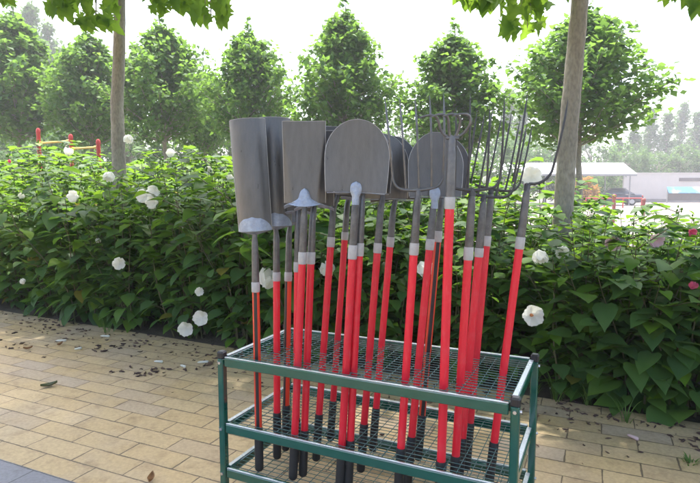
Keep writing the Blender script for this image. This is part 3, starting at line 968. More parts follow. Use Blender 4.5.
def hedge_h(s):          # height of the bed along the hedge
    if s < -1.5: return 1.62
    if s < 1.0: return 1.62 - .05 * (s + 1.5)
    return max(.94, 1.30 - .26 * (s - 1.0))
rg = random.Random(5)
FRONT = [(-5.1, 1.55, 'cut by the left frame edge'), (-4.45, 1.5, 'second from the left frame edge'), (-3.8, 1.55, 'third from the left frame edge'), (-3.15, 1.5, 'fourth from the left frame edge'),
         (-2.5, 1.45, 'below the cluster of three white blooms, in front of the left trunk'), (-1.85, 1.5, 'with white blooms low beside the pavement left of the rack'),
         (-1.2, 1.48, 'behind the left rack post and leftmost trench shovel handle'), (-.55, 1.42, 'behind the square spade handles'), (.1, 1.38, 'behind the handle of the five-tined fork'),
         (.75, 1.30, 'behind the handles of the three clustered forks'), (1.38, 1.16, 'in front of the leaning trunk'), (1.74, 1.08, 'just right of the leaning trunk, under the red bollards'),
         (2.08, 1.10, 'with big leaves at the right frame edge'), (2.42, 1.12, 'with big leaves, cut off by the right frame edge')]
for i, (s, h, lab) in enumerate(FRONT):
    kind = (5 + i % 3) if s > 1.5 or i % 4 == 3 else i % 5
    place_shrub(kind, hedge(s + rg.uniform(-.06, .06), (.34 if s < 2.0 else .28) + rg.uniform(-.05, .05), .0), h * rg.uniform(.96, 1.03), 'front hibiscus shrub ' + lab, 'hibiscus shrubs along the front of the bed', rg.uniform(0, 6.28))
ROW2 = [(-5.4, 1.62, 'at the left frame edge'), (-4.74, 1.6, 'in front of the leftmost red bar post'), (-4.08, 1.68, 'in front of the lowest red bar post'), (-3.42, 1.62, 'in front of the near left trunk'),
        (-2.76, 1.68, 'just right of the near left trunk'), (-2.1, 1.62, 'left of the leftmost trench shovel blade'), (-1.44, 1.64, 'behind the front square spade'), (-.78, 1.6, 'behind the gap between square spade and round shovel'),
        (-.12, 1.6, 'behind the five-tined fork head'), (.54, 1.5, 'behind the crowns of the three clustered forks'), (1.15, 1.22, 'around the foot of the leaning trunk'), (1.50, 1.20, 'below the left red bollard'),
        (1.80, 1.17, 'below the right red bollard'), (2.14, 1.04, 'in front of the white wall'), (2.55, 1.0, 'below the blue-topped stand at the right frame edge')]
for i, (s, h, lab) in enumerate(ROW2):
    place_shrub((i * 2 + 1) % 5, hedge(s + rg.uniform(-.06, .06), 1.05 + rg.uniform(-.1, .1), .0), h * rg.uniform(.97, 1.03), 'second row hibiscus shrub ' + lab, 'hibiscus shrubs in the second row of the bed', rg.uniform(0, 6.28), 1.05 if s < 1 else .9)
ROW3 = [(-6.4, 1.85, 'under the leftmost red bar post'), (-5.6, 1.68, 'under the middle red bar post'), (-4.8, 1.62, 'right of the lowest red bar post'),
        (-4.0, 1.75, 'behind the near left trunk'), (-3.1, 1.75, 'midway between left trunk and trench shovels'), (-2.2, 1.75, 'behind the leftmost trench shovel blade'),
        (-1.2, 1.70, 'behind the big round shovel'), (-.2, 1.62, 'behind the five-tined fork'), (.8, 1.40, 'behind the hay fork head'),
        (1.45, 1.16, 'below the autumn-coloured shrub'), (1.95, 1.10, 'below the parked car')]
for i, (s, h, lab) in enumerate(ROW3):
    place_shrub((i * 3) % 5, hedge(s, 1.85 + rg.uniform(-.1, .15), .0), h, 'hibiscus shrub deep in the bed ' + lab, 'hibiscus shrubs deep in the bed', rg.uniform(0, 6.28), 1.25 if s < 1 else .95)
ROW4 = [(-8.2, 2.15, 'at the left frame edge'), (-7.0, 2.05, 'under the first yellow bar'), (-5.8, 1.86, 'left of the near left trunk'),
        (-4.6, 1.78, 'right of the near left trunk'), (-3.3, 1.95, 'left of the trench shovel blades'), (-2.0, 1.9, 'behind the square spade blade'),
        (-.6, 1.76, 'behind the dark round blades'), (.8, 1.42, 'behind the fork tines beside the carport')]
for i, (s, h, lab) in enumerate(ROW4):
    place_shrub((i * 3 + 2) % 5, hedge(s, 2.9 + rg.uniform(-.2, .2), .0), h, 'tall hibiscus at the back of the bed ' + lab, 'tall hibiscus shrubs at the back of the bed', rg.uniform(0, 6.28), 1.6)

# ------------------------------------------------------------------ flowers (parts of their shrubs)
def flower_mesh(seed, open_=.5, size=.05):
    rg = random.Random(seed); m = MB()
    for k in range(5):
        a = 2 * PI * k / 5
        od = V((math.cos(a), math.sin(a), 0)); s = V((-math.sin(a), math.cos(a), 0))
        def S(u, v, od=od, s=s, tw=rg.uniform(-.15, .15)):
            w = size * .68 * (math.sin(min(v, .98) * PI * .72 + .12))
            rad = size * (v ** .8) * (.25 + .85 * open_)
            z = size * 1.25 * v * (1 - .55 * open_) + .006 * math.sin(u * 6 + k * 2.1) * v * v + .003 * math.sin(v * 14 + k) * u
            return od * rad + s * (u * w) - od * (abs(u) ** 2 * w * .35 * (1 - open_)) + V((0, 0, z + tw * u * size * .3 * v))
        m.sheet(S, 10, 8)
    return m
FK = {}
def get_flower(kind, mat):
    key = (kind, mat)
    if key not in FK:
        m = flower_mesh(40 + kind, [.22, .50, .74, .80][kind], .05)
        o = m.build('flower', M[mat]); FK[key] = o.data
        bpy.data.objects.remove(o)
    return FK[key]
EYE = None
def hedge_plane(px, py, off):
    d = ray(px, py); p0 = EDGE0 + hv * off - CAM
    t_ = (p0.x * hv.x + p0.y * hv.y) / (d.x * hv.x + d.y * hv.y)
    return CAM + d * t_
FLW = [(130, 135, .95, 0, 'petal', 1.0), (68, 156, .95, 0, 'petal', 1.0), (111, 172, .35, 0, 'petal', 1.05), (77, 197, .1, 1, 'petal', .95), (145, 196, .05, 1, 'petal', .95),
       (157, 192, .03, 1, 'petal', 1.0), (155.5, 202, .0, 1, 'petal', .9), (119.5, 263, -.02, 1, 'petal', .9), (186.5, 327.5, -.06, 3, 'petal', .8), (202, 317.5, -.05, 3, 'petal', .8),
       (200, 291, .02, 1, 'petal', .6), (265.5, 288, .0, 0, 'petal', 1.5), (331, 276, .1, 0, 'petal', 1.1), (420, 262, .05, 0, 'petal', 1.1), (532, 176, .02, 1, 'petal', 1.0), (531, 315, -.02, 2, 'petal', .85),
       (538, 250, .1, 0, 'petal', .9), (210, 169, .9, 1, 'petal', .7), (232, 178, .9, 1, 'petal', .6), (172, 153, 1.2, 1, 'petal', .8), (22, 195, .3, 1, 'petal', .55), (24, 284, .0, 0, 'petal', .55),
       (690, 231, .3, 1, 'petalpink', .42), (653, 238, .5, 1, 'petalpale', .75), (11, 161, 1.0, 1, 'petalpink', .4), (612, 241, .4, 1, 'petalpale', .8), (691, 289, .1, 0, 'petalpink', .45), (432, 172, .8, 0, 'petal', .7), (486, 176, .6, 0, 'petal', .6), (560, 250, .2, 1, 'petal', .7), (98, 238, .2, 0, 'petal', .5)]
rg = random.Random(11)
for (px, py, off, kind, mt, s) in FLW:
    p = hedge_plane(px, py, off - .20)
    best = min(shrubs, key=lambda q: (q[1].x - p.x) ** 2 + (q[1].y - p.y) ** 2)
    o = bpy.data.objects.new('flower', get_flower(kind, mt)); COL.objects.link(o)
    root = best[0]
    o.parent = root
    mw = Matrix.LocRotScale(root.location, root.rotation_euler, root.scale)
    face = V((rg.uniform(-.4, .4), -1, rg.uniform(-.35, .25))) if kind >= 1 else V((rg.uniform(-.5, .5), -.35, rg.choice([.9, 1.0, -.5])))
    q = face.to_track_quat('Z', 'Y')
    wl = Matrix.LocRotScale(p, q, V((s, s, s)) * 1.5)
    o.matrix_local = mw.inverted() @ wl
    if kind == 2:
        em = MB(); em.tube([V((0, 0, .0)), V((0, 0, .012)), V((0, 0, .03))], [.008, .007, .003], 8)
        e = em.build('flower_eye', M['eye'], o)

# ------------------------------------------------------------------ trees
def in_frame(p, m=14):
    d = V(p) - CAM
    fwd = d.y * cp - d.z * sp
    if fwd < .2: return False
    x = 350 + F * d.x / fwd; y = 241.5 - F * (d.y * sp + d.z * cp) / fwd
    return -m < x < 700 + m and -m < y < 483 + m

def near_tree(name, base, pts, label, seed, droops, crown_c, crown_r, nleaf):
    """street tree: trunk through pts (relative to base), limbs, and a crown of lobed leaves"""
    rg = random.Random(seed)
    root = empty(name, base, label, 'tree', 'street trees standing in the hedge')
    tr = MB()
    P = smooth_path([V(p) for p in pts], 2); n = len(P)
    tr.tube(P, [.079 * (1 - .42 * i / n) * (1 + .035 * math.sin(i * 2.1 + seed)) for i in range(n)], 20)
    to = tr.build('trunk', M['bark'], root)
    lb = MB(); cr = MB()
    tips = []
    top = P[-1]
    cc = V(crown_c) - V(base)
    start = [p for p in P if p.z > 1.32 + .352 * base[1] + .15]
    for k in range(26):
        s0 = start[rg.randrange(len(start))] if start else top
        while True:
            v = rnd_dir(rg)
            e = cc + V((v.x * crown_r[0], v.y * crown_r[1], v.z * crown_r[2])) * rg.uniform(.55, 1.0)
            if e.z > s0.z + .1: break
        mid = vlerp(s0, e, .5) + V((0, 0, rg.uniform(-.1, .35)))
        if in_frame(V(base) + mid, 0) or in_frame(V(base) + e, 0): continue
        lb.tube([s0, vlerp(s0, mid, .5) + V((0, 0, .05)), mid, e], [.030, .024, .016, .006], 7, caps=False)
        tips += [vlerp(mid, e, f) for f in (.1, .3, .5, .7, .85, 1)]
    cnt = 0
    while cnt < nleaf:
        if rg.random() < .45 and tips:
            p = rg.choice(tips) + rnd_dir(rg) * rg.uniform(.05, .5)
        else:
            v = rnd_dir(rg) * rg.uniform(.15, 1) ** .5
            p = cc + V((v.x * crown_r[0], v.y * crown_r[1], v.z * crown_r[2]))
        if in_frame(V(base) + p, 24): continue
        cnt += 1
        d = V((rg.uniform(-1, 1), rg.uniform(-1, 1), rg.uniform(-.8, .2)))
        lobed_leaf(cr, p, d, V((rg.uniform(-.5, .5), rg.uniform(-.5, .5), 1)), rg.uniform(.13, .21), rg.uniform(.1, .4))
    # twigs that hang into view
    for (x0, y0, x1, y1, Y, cntl, Ls) in droops:
        a = at((x0 + x1) / 2 + rg.uniform(-4, 4), y0 - 60, Y) - V(base); b = at((x0 + x1) / 2, y1 - 12, Y) - V(base)
        lb.tube([a, vlerp(a, b, .5) + V((rg.uniform(-.03, .03), 0, 0)), b], [.008, .006, .003], 6, caps=False)
        for k in range(5):
            e2 = at(rg.uniform(x0, x1), rg.uniform((y0 + y1) / 2, y1 - 6), Y + rg.uniform(-.2, .2)) - V(base)
            lb.tube([vlerp(a, b, rg.uniform(.3, .8)), e2], [.0035, .0015], 4, caps=False)
        for k in range(int(cntl * 1.5)):
            p = at(rg.uniform(x0, x1), rg.uniform(y0, y1 - 14), Y + rg.uniform(-.25, .25)) - V(base)
            d = V((rg.uniform(-.7, .7), rg.uniform(-.6, .3), rg.uniform(-1.1, -.35)))
            lobed_leaf(cr, p, d, V((rg.uniform(-.6, .6), -1 + rg.uniform(-.2, .5), rg.uniform(.2, 1))), Ls * rg.uniform(.5, 1.0), rg.uniform(.05, .5))
    lb.build('limbs', M['bark'], to)
    cr.build('crown', M['plane'], root)
    return root

YL, YR = 6.2, 4.15
bl_ = at(119, 155, YL); base_l = V((bl_.x + .02, bl_.y, 0))
lp = [(0, 0, 0)] + [tuple(at(x, y, YL) - base_l) for x, y in ((118.5, 165), (118, 128), (116.5, 105), (118.5, 75), (119.5, 35), (119.7, 0), (119, -40))] + [(-.02, .05, 4.3), (.05, .1, 5.4), (.02, .1, 6.6)]
near_tree('street_tree', base_l, lp, 'near tree with straight grey trunk rising from the hedge at the left', 3,
          [(50, -20, 72, 22, 5.4, 26, .16), (80, -24, 113, 36, 5.3, 34, .17), (150, -30, 205, 20, 5.2, 46, .17), (196, -24, 226, 34, 5.0, 20, .17), (-12, -14, 10, 10, 4.8, 12, .17)],
          (base_l.x, base_l.y - 1.9, 5.6), (3.3, 3.1, 2.0), 8800)
br_ = at(562, 235, YR); base_r = V((br_.x - .06, br_.y, 0))
rpnts = [(0, 0, 0)] + [tuple(at(x, y, YR) - base_r) for x, y in ((561.5, 240), (564, 200), (567, 150), (571.5, 95), (576, 45), (580, 0), (583, -40))] + [(.34, .05, 4.3), (.36, .1, 5.4), (.34, .1, 6.6)]
near_tree('street_tree', base_r, rpnts, 'near tree with leaning grey-brown trunk in the hedge right of the forks', 4,
          [(455, -24, 492, 14, 4.3, 26, .16), (476, -30, 512, 12, 4.2, 26, .16), (508, -34, 547, 40, 4.1, 40, .16), (664, -24, 704, 7, 3.6, 26, .14), (692, -10, 708, 18, 3.5, 10, .12), (540, -26, 566, 3, 4.0, 12, .14)],
          (base_r.x + .1, base_r.y - 2.0, 5.4), (3.3, 3.1, 2.0), 8800)

# pyramid-crowned row trees
def row_tree_meshes(seed, h, cb, wmax, nbr=104, leaf=.135, per=96, mat='planefar'):
    rg = random.Random(seed)
    tr, lb, cr = MB(), MB(), MB()
    tr.tube([V((rg.uniform(-.04, .04), rg.uniform(-.04, .04), h * .96 * i / 8)) for i in range(9)], [.075 * (1 - .85 * i / 8) for i in range(9)], 9)
    for k in range(nbr):
        f = (k + rg.uniform(0, 1)) / nbr
        f = f ** 1.05
        z0 = cb - .25 + (h * .93 - cb) * f
        reach = wmax / 2 * (1 - f) ** .80 * rg.uniform(.74, 1.08) * (min(1, .70 + f * 3.0)) * (1 + .13 * math.sin(3 * k * 2.399 + z0 * 2.3 + seed)) + .12
        az = k * 2.399 + rg.uniform(-.4, .4)
        o = V((math.cos(az), math.sin(az), 0))
        a = V((0, 0, z0)); e = a + o * reach + V((0, 0, reach * rg.uniform(.35, .9)))
        lb.tube([a, vlerp(a, e, .5) - V((0, 0, .05)), e], [.022 * (1.1 - f), .014 * (1.1 - f), .004], 5, caps=False)
        for q in range(per):
            g = rg.uniform(.15, 1.0) ** .85
            spread = .10 + .20 * math.sin(min(1, g) * PI * .8) * min(1, reach)
            p = vlerp(a, e, g) + rnd_dir(rg) * rg.uniform(0, spread) * 1.2
            d = o * .5 + rnd_dir(rg) + V((0, 0, -.15))
            simple_leaf(cr, p, d, V((rg.uniform(-.7, .7), rg.uniform(-.7, .7), 1)), leaf * rg.uniform(.7, 1.3), leaf * rg.uniform(.6, 1.0), rg.uniform(0, .4))
    for q in range(40):     # leader shoot
        f = rg.random(); p = V((0, 0, h * (.90 + .085 * f))) + rnd_dir(rg) * .20 * (1.05 - f)
        simple_leaf(cr, p, rnd_dir(rg) + V((0, 0, .5)), V((rg.uniform(-.6, .6), rg.uniform(-.6, .6), 1)), leaf, leaf * .8)
    return tr, lb, cr
RT = []
for sd_ in range(4):
    tr, lb, cr = row_tree_meshes(300 + sd_, 6.0, 2.45 + .1 * sd_, 2.9 + .12 * sd_)
    root = bpy.data.objects.new('row_tree', None); COL.objects.link(root)
    to = tr.build('trunk', M['bark'], root); lb.build('limbs', M['bark'], to); cr.build('crown', M['planefar'], root)
    RT.append([root, False])
def place_tree(kinds, i, loc, s, rz, label, cat, group):
    k = kinds[i % len(kinds)]
    if not k[1]: o = k[0]; k[1] = True
    else: o = copy_tree(k[0])
    o.location = loc; o.scale = s if hasattr(s, '__len__') else (s, s, s); o.rotation_euler = (0, 0, rz)
    return tag(o, label, cat, group)
ROWT = [(22, 3, 118, 20.2, 'leftmost pyramid tree of the row beyond the bed, partly under the hanging leaves'), (95, 22, 92, 18.6, 'small pyramid tree between the near left trunk and the leftmost row tree'),
        (166, 14, 104, 17.1, 'pyramid tree of the row just right of the near left trunk'), (251, 22, 90, 15.5, 'pyramid tree of the row above the trench shovel blades'),
        (345, 0, 112, 14.1, 'tall pointed pyramid tree of the row above the round shovel'), (452, 22, 112, 13.0, 'pyramid tree of the row above the fork tines'), (577, -4, 140, 11.9, 'broad pyramid tree of the row behind the leaning trunk'),
        (206, 62, 60, 19.5, 'low tree filling the gap between two row trees left of the blades')]
for i, (px, ty, wpx, Y, lab) in enumerate(ROWT):
    b = at(px, 190, Y); ztop = at(px, ty, Y).z
    s = ztop / 5.85; wsc = wpx * Y / F / 2.6
    place_tree(RT, i, (b.x, b.y, 0), (wsc, wsc, s), i * 1.3, lab, 'tree', 'row of pyramid trees beyond the bed')

# far wood: poplars and broad trees beyond the plaza
def poplar_meshes(seed, h, w):
    rg = random.Random(seed); tr, cr = MB(), MB()
    tr.tube([V((0, 0, h * .97 * i / 6)) for i in range(7)], [.16 * (1 - .9 * i / 6) for i in range(7)], 7)
    for k in range(170):
        f = rg.random(); z0 = h * (.12 + .82 * f)
        reach = w / 2 * (1 - f) ** .6 * rg.uniform(.5, 1.1) + .15
        az = rg.uniform(0, 6.28); o = V((math.cos(az), math.sin(az), 0))
        a = V((0, 0, z0)); e = a + o * reach + V((0, 0, reach * rg.uniform(.9, 1.7)))
        tr.tube([a, e], [.03, .006], 4, caps=False)
        for q in range(22):
            g = rg.uniform(.25, 1.05); p = vlerp(a, e, g) + rnd_dir(rg) * rg.uniform(0, .35)
            simple_leaf(cr, p, rnd_dir(rg), V((rg.uniform(-.8, .8), rg.uniform(-.8, .8), 1)), rg.uniform(.22, .42), rg.uniform(.16, .32))
    return tr, cr
def broad_meshes(seed, h, w):
    rg = random.Random(seed); tr, cr = MB(), MB()
    tr.tube([V((0, 0, h * .7 * i / 5)) for i in range(6)], [.14 * (1 - .7 * i / 5) for i in range(6)], 7)
    for k in range(75):
        v = rnd_dir(rg); c = V((v.x * w / 2, v.y * w / 2, h * .56 + v.z * h * .40)) * 1.0
        c = V((c.x * rg.uniform(.5, 1.05), c.y * rg.uniform(.5, 1.05), max(h * .06, c.z * rg.uniform(.7, 1.03))))
        tr.tube([V((0, 0, min(h * .65, c.z * .7))), c], [.03, .006], 4, caps=False)
        for q in range(42):
            p = c + rnd_dir(rg) * rg.uniform(0, w * .14)
            simple_leaf(cr, p, rnd_dir(rg), V((rg.uniform(-.8, .8), rg.uniform(-.8, .8), 1)), rg.uniform(.16, .32), rg.uniform(.12, .25))
    return tr, cr
PO, BT = [], []
for sd_ in range(3):
    tr, cr = poplar_meshes(400 + sd_, 13, 3.4); root = bpy.data.objects.new('poplar_tree', None); COL.objects.link(root)
    tr.build('trunk', M['bark'], root); cr.build('crown', M['wood'], root); PO.append([root, False])
    tr, cr = broad_meshes(500 + sd_, 5, 5); root = bpy.data.objects.new('broadleaf_tree', None); COL.objects.link(root)
    tr.build('trunk', M['bark'], root); cr.build('crown', M['wood'], root); BT.append([root, False])
POPL = [(632, 122, 74, 'behind the left end of the white wall'), (648, 103, 80, 'tallest left one of the hazy poplars above the white wall'), (664, 108, 78, 'above the middle of the white wall'), (679, 97, 84, 'highest hazy one left of the right frame edge'),
        (694, 106, 80, 'hazy, at the right frame edge'), (708, 100, 82, 'hazy, cut by the right frame edge'), (616, 134, 70, 'low, behind the carport roof'), (18, 22, 60, 'behind the leftmost row tree'), (40, -6, 58, 'tallest, behind the leftmost row trees'),
        (56, 14, 62, 'between the leftmost row trees'), (4, 30, 64, 'cut by the left frame edge'), (72, 40, 64, 'behind the small row tree'), (508, 84, 66, 'in the sky gap right of the fork tines'), (520, 98, 62, 'right one in the sky gap above the hay fork'), (132, 60, 70, 'behind the near left trunk')]
rg = random.Random(21)
for i, (px, ty, Y, lab) in enumerate(POPL):
    b = at(px, 190, Y); zt = at(px, ty, Y).z; s = zt / 13.2
    place_tree(PO, i, (b.x, b.y, 0), (s ** .5 * 1.1, s ** .5 * 1.1, s), rg.uniform(0, 6), 'distant poplar ' + lab, 'tree', 'distant poplars')
BROAD = [(-20, 112, 34, 'at the left frame edge'), (28, 118, 33, 'behind the leftmost pull-up post'), (75, 121, 32, 'behind the middle pull-up post'), (130, 116, 31, 'right of the near left trunk'), (185, 118, 30, 'left of the blades'),
         (230, 112, 33, 'behind the leftmost blade'), (290, 116, 30, 'behind the square spade'), (330, 112, 34, 'behind the square spade edge'), (400, 118, 32, 'beside the round shovel'), (440, 124, 36, 'behind the cultivator hooks'),
         (485, 128, 40, 'behind the fork tines'), (512, 134, 52, 'above the left end of the carport'), (545, 132, 54, 'beside the leaning trunk'), (590, 138, 60, 'above the carport roof'), (625, 142, 64, 'above the carport end'),
         (655, 150, 66, 'above the left half of the white wall'), (680, 146, 66, 'above the right half of the white wall'), (705, 150, 66, 'at the right frame edge'), (590, 172, 53, 'dark green behind the parked car'), (560, 172, 53, 'dark green left of the parked car')]
for i, (px, ty, Y, lab) in enumerate(BROAD):
    b = at(px, 190, Y); zt = at(px, ty, Y).z; s = zt / 4.8
    place_tree(BT, i, (b.x, b.y, 0), (max(s, .75) * .95, max(s, .75) * .95, s), rg.uniform(0, 6), 'bushy background tree ' + lab, 'tree', 'bushy trees in the background')

# ------------------------------------------------------------------ pull-up bars
bars = [(38, 128, 12.0), (70.5, 134, 11.45), (98, 139, 11.0)]
pts3 = [at(x, y, Y) for x, y, Y in bars]
pb = V((pts3[1].x, pts3[1].y, 0))
pu = empty('pull_up_bars', pb, 'outdoor pull-up frame of three red posts joined by yellow bars beyond the bed', 'exercise frame')
for p in pts3:
    q = p - pb
    m = MB(); m.tube([V((q.x, q.y, 0)), V((q.x, q.y, p.z - .10))], .040, 16)
    o = m.build('post', M['barred'], pu)
    m = MB(); m.tube([V((q.x, q.y, p.z - .10)), V((q.x, q.y, p.z - .085)), V((q.x, q.y, p.z - .03)), V((q.x, q.y, p.z))], [.045, .047, .041, .018], 16)
    m.build('post_cap', M['barred'], o)
for a, b in ((0, 1), (1, 2)):
    z = min(pts3[a].z, pts3[b].z) - .16
    if a == 0: z += .02
    qa, qb = pts3[a] - pb, pts3[b] - pb
    m = MB(); A_, B_ = V((qa.x, qa.y, z)), V((qb.x, qb.y, z))
    m.tube([A_, B_], .022, 12)
    o = m.build('bar', M['baryellow'], pu)
    c = MB()
    for E, D in ((A_, B_ - A_), (B_, A_ - B_)):
        D = D.normalized(); c.tube([E + D * .035, E + D * .11], .034, 12)
    c.build('clamp', M['baryellow'], o)

# ------------------------------------------------------------------ far side of the plaza
YW = 58.0
w0 = at(623, 200, YW).x; w1 = w0 + 26
ztop = at(660, 173.5, YW).z
wl = empty('boundary_wall', (w0, YW, 0), 'long off-white plastered wall across the plaza', 'wall')
m = MB(); m.box(((w1 - w0) / 2, .15, ztop / 2), ((w1 - w0) / 2, 0, 0), (0, .12, 0), (0, 0, ztop / 2)); m.build('wall_panel', M['wallwhite'], wl)
m = MB(); m.box(((w1 - w0) / 2, .15, ztop + .05), ((w1 - w0) / 2 + .05, 0, 0), (0, .17, 0), (0, 0, .05)); m.build('coping', M['wallwhite'], wl)
m = MB(); m.box(((w1 - w0) / 2, .0, .19), ((w1 - w0) / 2, 0, 0), (0, .06, 0), (0, 0, .18)); m.build('plinth', M['wallbase'], wl)
a, b = at(685, 178, YW), at(701, 181, YW)
m = MB(); m.box(((a.x + b.x) / 2 - w0, .0, (a.z + b.z) / 2), ((b.x - a.x) / 2 + .6, 0, 0), (0, .04, 0), (0, 0, .17)); m.build('slot_window', M['darkslot_shade'], wl)
# blue-topped stand
m_sk, nt, out = new_mat('blue_white_canopy_print')
bb = N(nt, 'ShaderNodeBsdfPrincipled'); bb.inputs['Roughness'].default_value = .4
tc = N(nt, 'ShaderNodeTexCoord'); nz = N(nt, 'ShaderNodeTexNoise'); nz.inputs['Scale'].default_value = 1.1; nz.inputs['Detail'].default_value = 3
nt.links.new(tc.outputs['Object'], nz.inputs['Vector'])
nt.links.new(ramp(nt, nz.outputs['Fac'], [(.42, (.10, .30, .66)), (.52, (.25, .48, .75)), (.58, (.75, .79, .82))]), bb.inputs['Base Color'])
nt.links.new(bb.outputs[0], out.inputs[0])
YS = 54.0
a, b = at(668, 187, YS), at(668, 193, YS)
sx = at(700, 187, YS).x - a.x + 1.0
st = empty('notice_stand', (a.x, YS, 0), 'roadside stand with a slanted blue and white top before the white wall', 'stand')
m = MB(); zc = (a.z + b.z) / 2
m.box((sx / 2, 0, zc), (sx / 2, 0, 0), V((0, .22, .30)), V((0, .03, -.022))); m.build('canopy', m_sk, st)
for x in (.1, sx - .1):
    m = MB(); m.box((x, .22, (zc + .1) / 2), (.04, 0, 0), (0, .04, 0), (0, 0, (zc + .1) / 2)); m.build('post', M['steelpost'], st)
m = MB(); m.box((sx / 2, .30, zc - .62), (sx / 2 - .15, 0, 0), (0, .02, 0), (0, 0, .42)); m.build('shade_panel', M['darkslot_shade'], st)  # dark sheet standing in for the shade under the canopy
# carport
YC = 46.0
cL, cR = at(455, 173, YC).x, at(637, 173, YC).x
zl = at(600, 174, YC).z; zh = at(600, 163, YC + 2.4).z
cpo = empty('carport', ((cL + cR) / 2, YC, 0), 'long open carport with a bright white pitched roof on thin posts', 'carport')
hw = (cR - cL) / 2
m = MB(); th_ = math.atan2(zh - zl, 2.4)
sl = math.hypot(2.4, zh - zl) / 2
m.box((0, 1.2, (zl + zh) / 2), (hw, 0, 0), V((0, math.cos(th_), math.sin(th_))) * sl, V((0, -math.sin(th_), math.cos(th_))) * .03)
ro = m.build('roof', M['roofwhite'], cpo)
m = MB(); m.box((0, 3.65, (zl + zh) / 2), (hw, 0, 0), V((0, math.cos(th_), -math.sin(th_))) * (sl - .02), V((0, math.sin(th_), math.cos(th_))) * .03)
m.build('rear_roof', M['roofwhite'], cpo)
m = MB(); m.box((0, -.02, zl - .09), (hw, 0, 0), (0, .03, 0), (0, 0, .07)); m.build('eaves_beam', M['steelpost'], cpo)
for k in range(5):
    x = -hw + .5 + (2 * hw - 1.0) * k / 4
    for y in (.1, 4.6):
        m = MB(); m.tube([V((x, y, 0)), V((x, y, zl - .03))], .055, 10); m.build('post', M['steelpost'], cpo)
# parked sedan
def car(loc, rz):
    root = empty('parked_car', loc, 'dark sedan parked under the white carport across the plaza', 'car', rz=rz)
    # stations along x (front -> rear), half width, sill z, belt z
    m = MB(); L = 4.6
    st = [(-2.28, .62, .42, .62), (-2.2, .78, .28, .70), (-1.7, .86, .22, .80), (-.9, .89, .20, .90), (0, .90, .20, .93), (.9, .90, .20, .95), (1.6, .87, .22, .96), (2.1, .82, .28, .93), (2.3, .70, .40, .80)]
    def ring(x, w, z0, z1): return [(x, -w * .9, z0), (x, -w, z0 + (z1 - z0) * .35), (x, -w, z0 + (z1 - z0) * .7), (x, -w * .88, z1), (x, 0, z1 + .035), (x, w * .88, z1), (x, w, z0 + (z1 - z0) * .7), (x, w, z0 + (z1 - z0) * .35), (x, w * .9, z0)]
    vs = []; 
    for s in st: vs += ring(*s)
    fs = []
    for i in range(len(st) - 1):
        for k in range(9):
            k2 = (k + 1) % 9
            fs.append((i * 9 + k, i * 9 + k2, (i + 1) * 9 + k2, (i + 1) * 9 + k))
    fs += [tuple(range(9)), tuple(range(len(vs) - 1, len(vs) - 10, -1))]
    m.add(vs, fs, True)
    body = m.build('body', M['carpaint'], root)
    g = MB(); cab = [(-.95, .86, .90, .0), (-.25, .74, .94, .46), (.35, .72, .95, .50), (.95, .72, .95, .44), (1.62, .84, .96, .01)]
    vs = []
    for x, w, z, h in cab: vs += [(x, -w - .02 * (h > .1), z), (x, -w * .88, z + h), (x, 0, z + h + .03), (x, w * .88, z + h), (x, w + .02 * (h > .1), z)]
    fs = []
    for i in range(len(cab) - 1):
        for k in range(4): fs.append((i * 5 + k, i * 5 + k + 1, (i + 1) * 5 + k + 1, (i + 1) * 5 + k))
    g.add(vs, fs, True); g.build('windows', M['glass'], body)
    rf = MB(); rf.sheet(lambda u, v: V((-.25 + 1.2 * v, u * .66, 1.455 + .035 * (1 - u * u) + .02 * math.sin(v * PI))), 8, 6, .02, V((0, 0, 1))); rf.build('roof', M['carpaint'], body)
    for sy in (-1, 1):
        for x in (-1.42, 1.38):
            w = MB(); w.tube([V((x, sy * .70, .32)), V((x, sy * .73, .32)), V((x, sy * .88, .32)), V((x, sy * .905, .32))], [.29, .32, .32, .29], 22); wo = w.build('wheel', M['tyre'], root)
            w = MB(); w.tube([V((x, sy * .90, .32)), V((x, sy * .918, .32))], [.20, .18], 16); w.build('rim', M['rim'], wo)
        t_ = MB(); t_.box((2.2, sy * .62, .78), (.06, 0, 0), (0, .17, 0), (0, 0, .075), bev=.02); t_.build('taillight', M['taillight'], root)
        t_ = MB(); t_.box((-2.18, sy * .58, .62), (.06, 0, 0), (0, .16, 0), (0, 0, .06), bev=.02); t_.build('headlight', M['rim'], root)
        t_ = MB(); t_.box((-.55, sy * .97, 1.0), (.06, 0, 0), (0, .08, 0), (0, 0, .06), bev=.02); t_.build('wing_mirror', M['carpaint'], root)
    b_ = MB(); b_.box((2.26, 0, .42), (.06, 0, 0), (0, .78, 0), (0, 0, .10), bev=.02); b_.build('bumper', M['carpaint'], root)
    return root
cc = at(612, 203, 47.6)
car((cc.x, 47.6, .012), R(-14))
# shrub turning orange beside the car
tr, cr = broad_meshes(77, 2.2, 2.9)
b = at(580, 190, 43.0)
os_ = empty('autumn_shrub', (b.x, 43.0, 0), 'low shrub turning orange in front of the parked car', 'shrub')
cr.build('foliage', M['orangeleaf'], os_); tr.build('stems', M['twig'], os_)
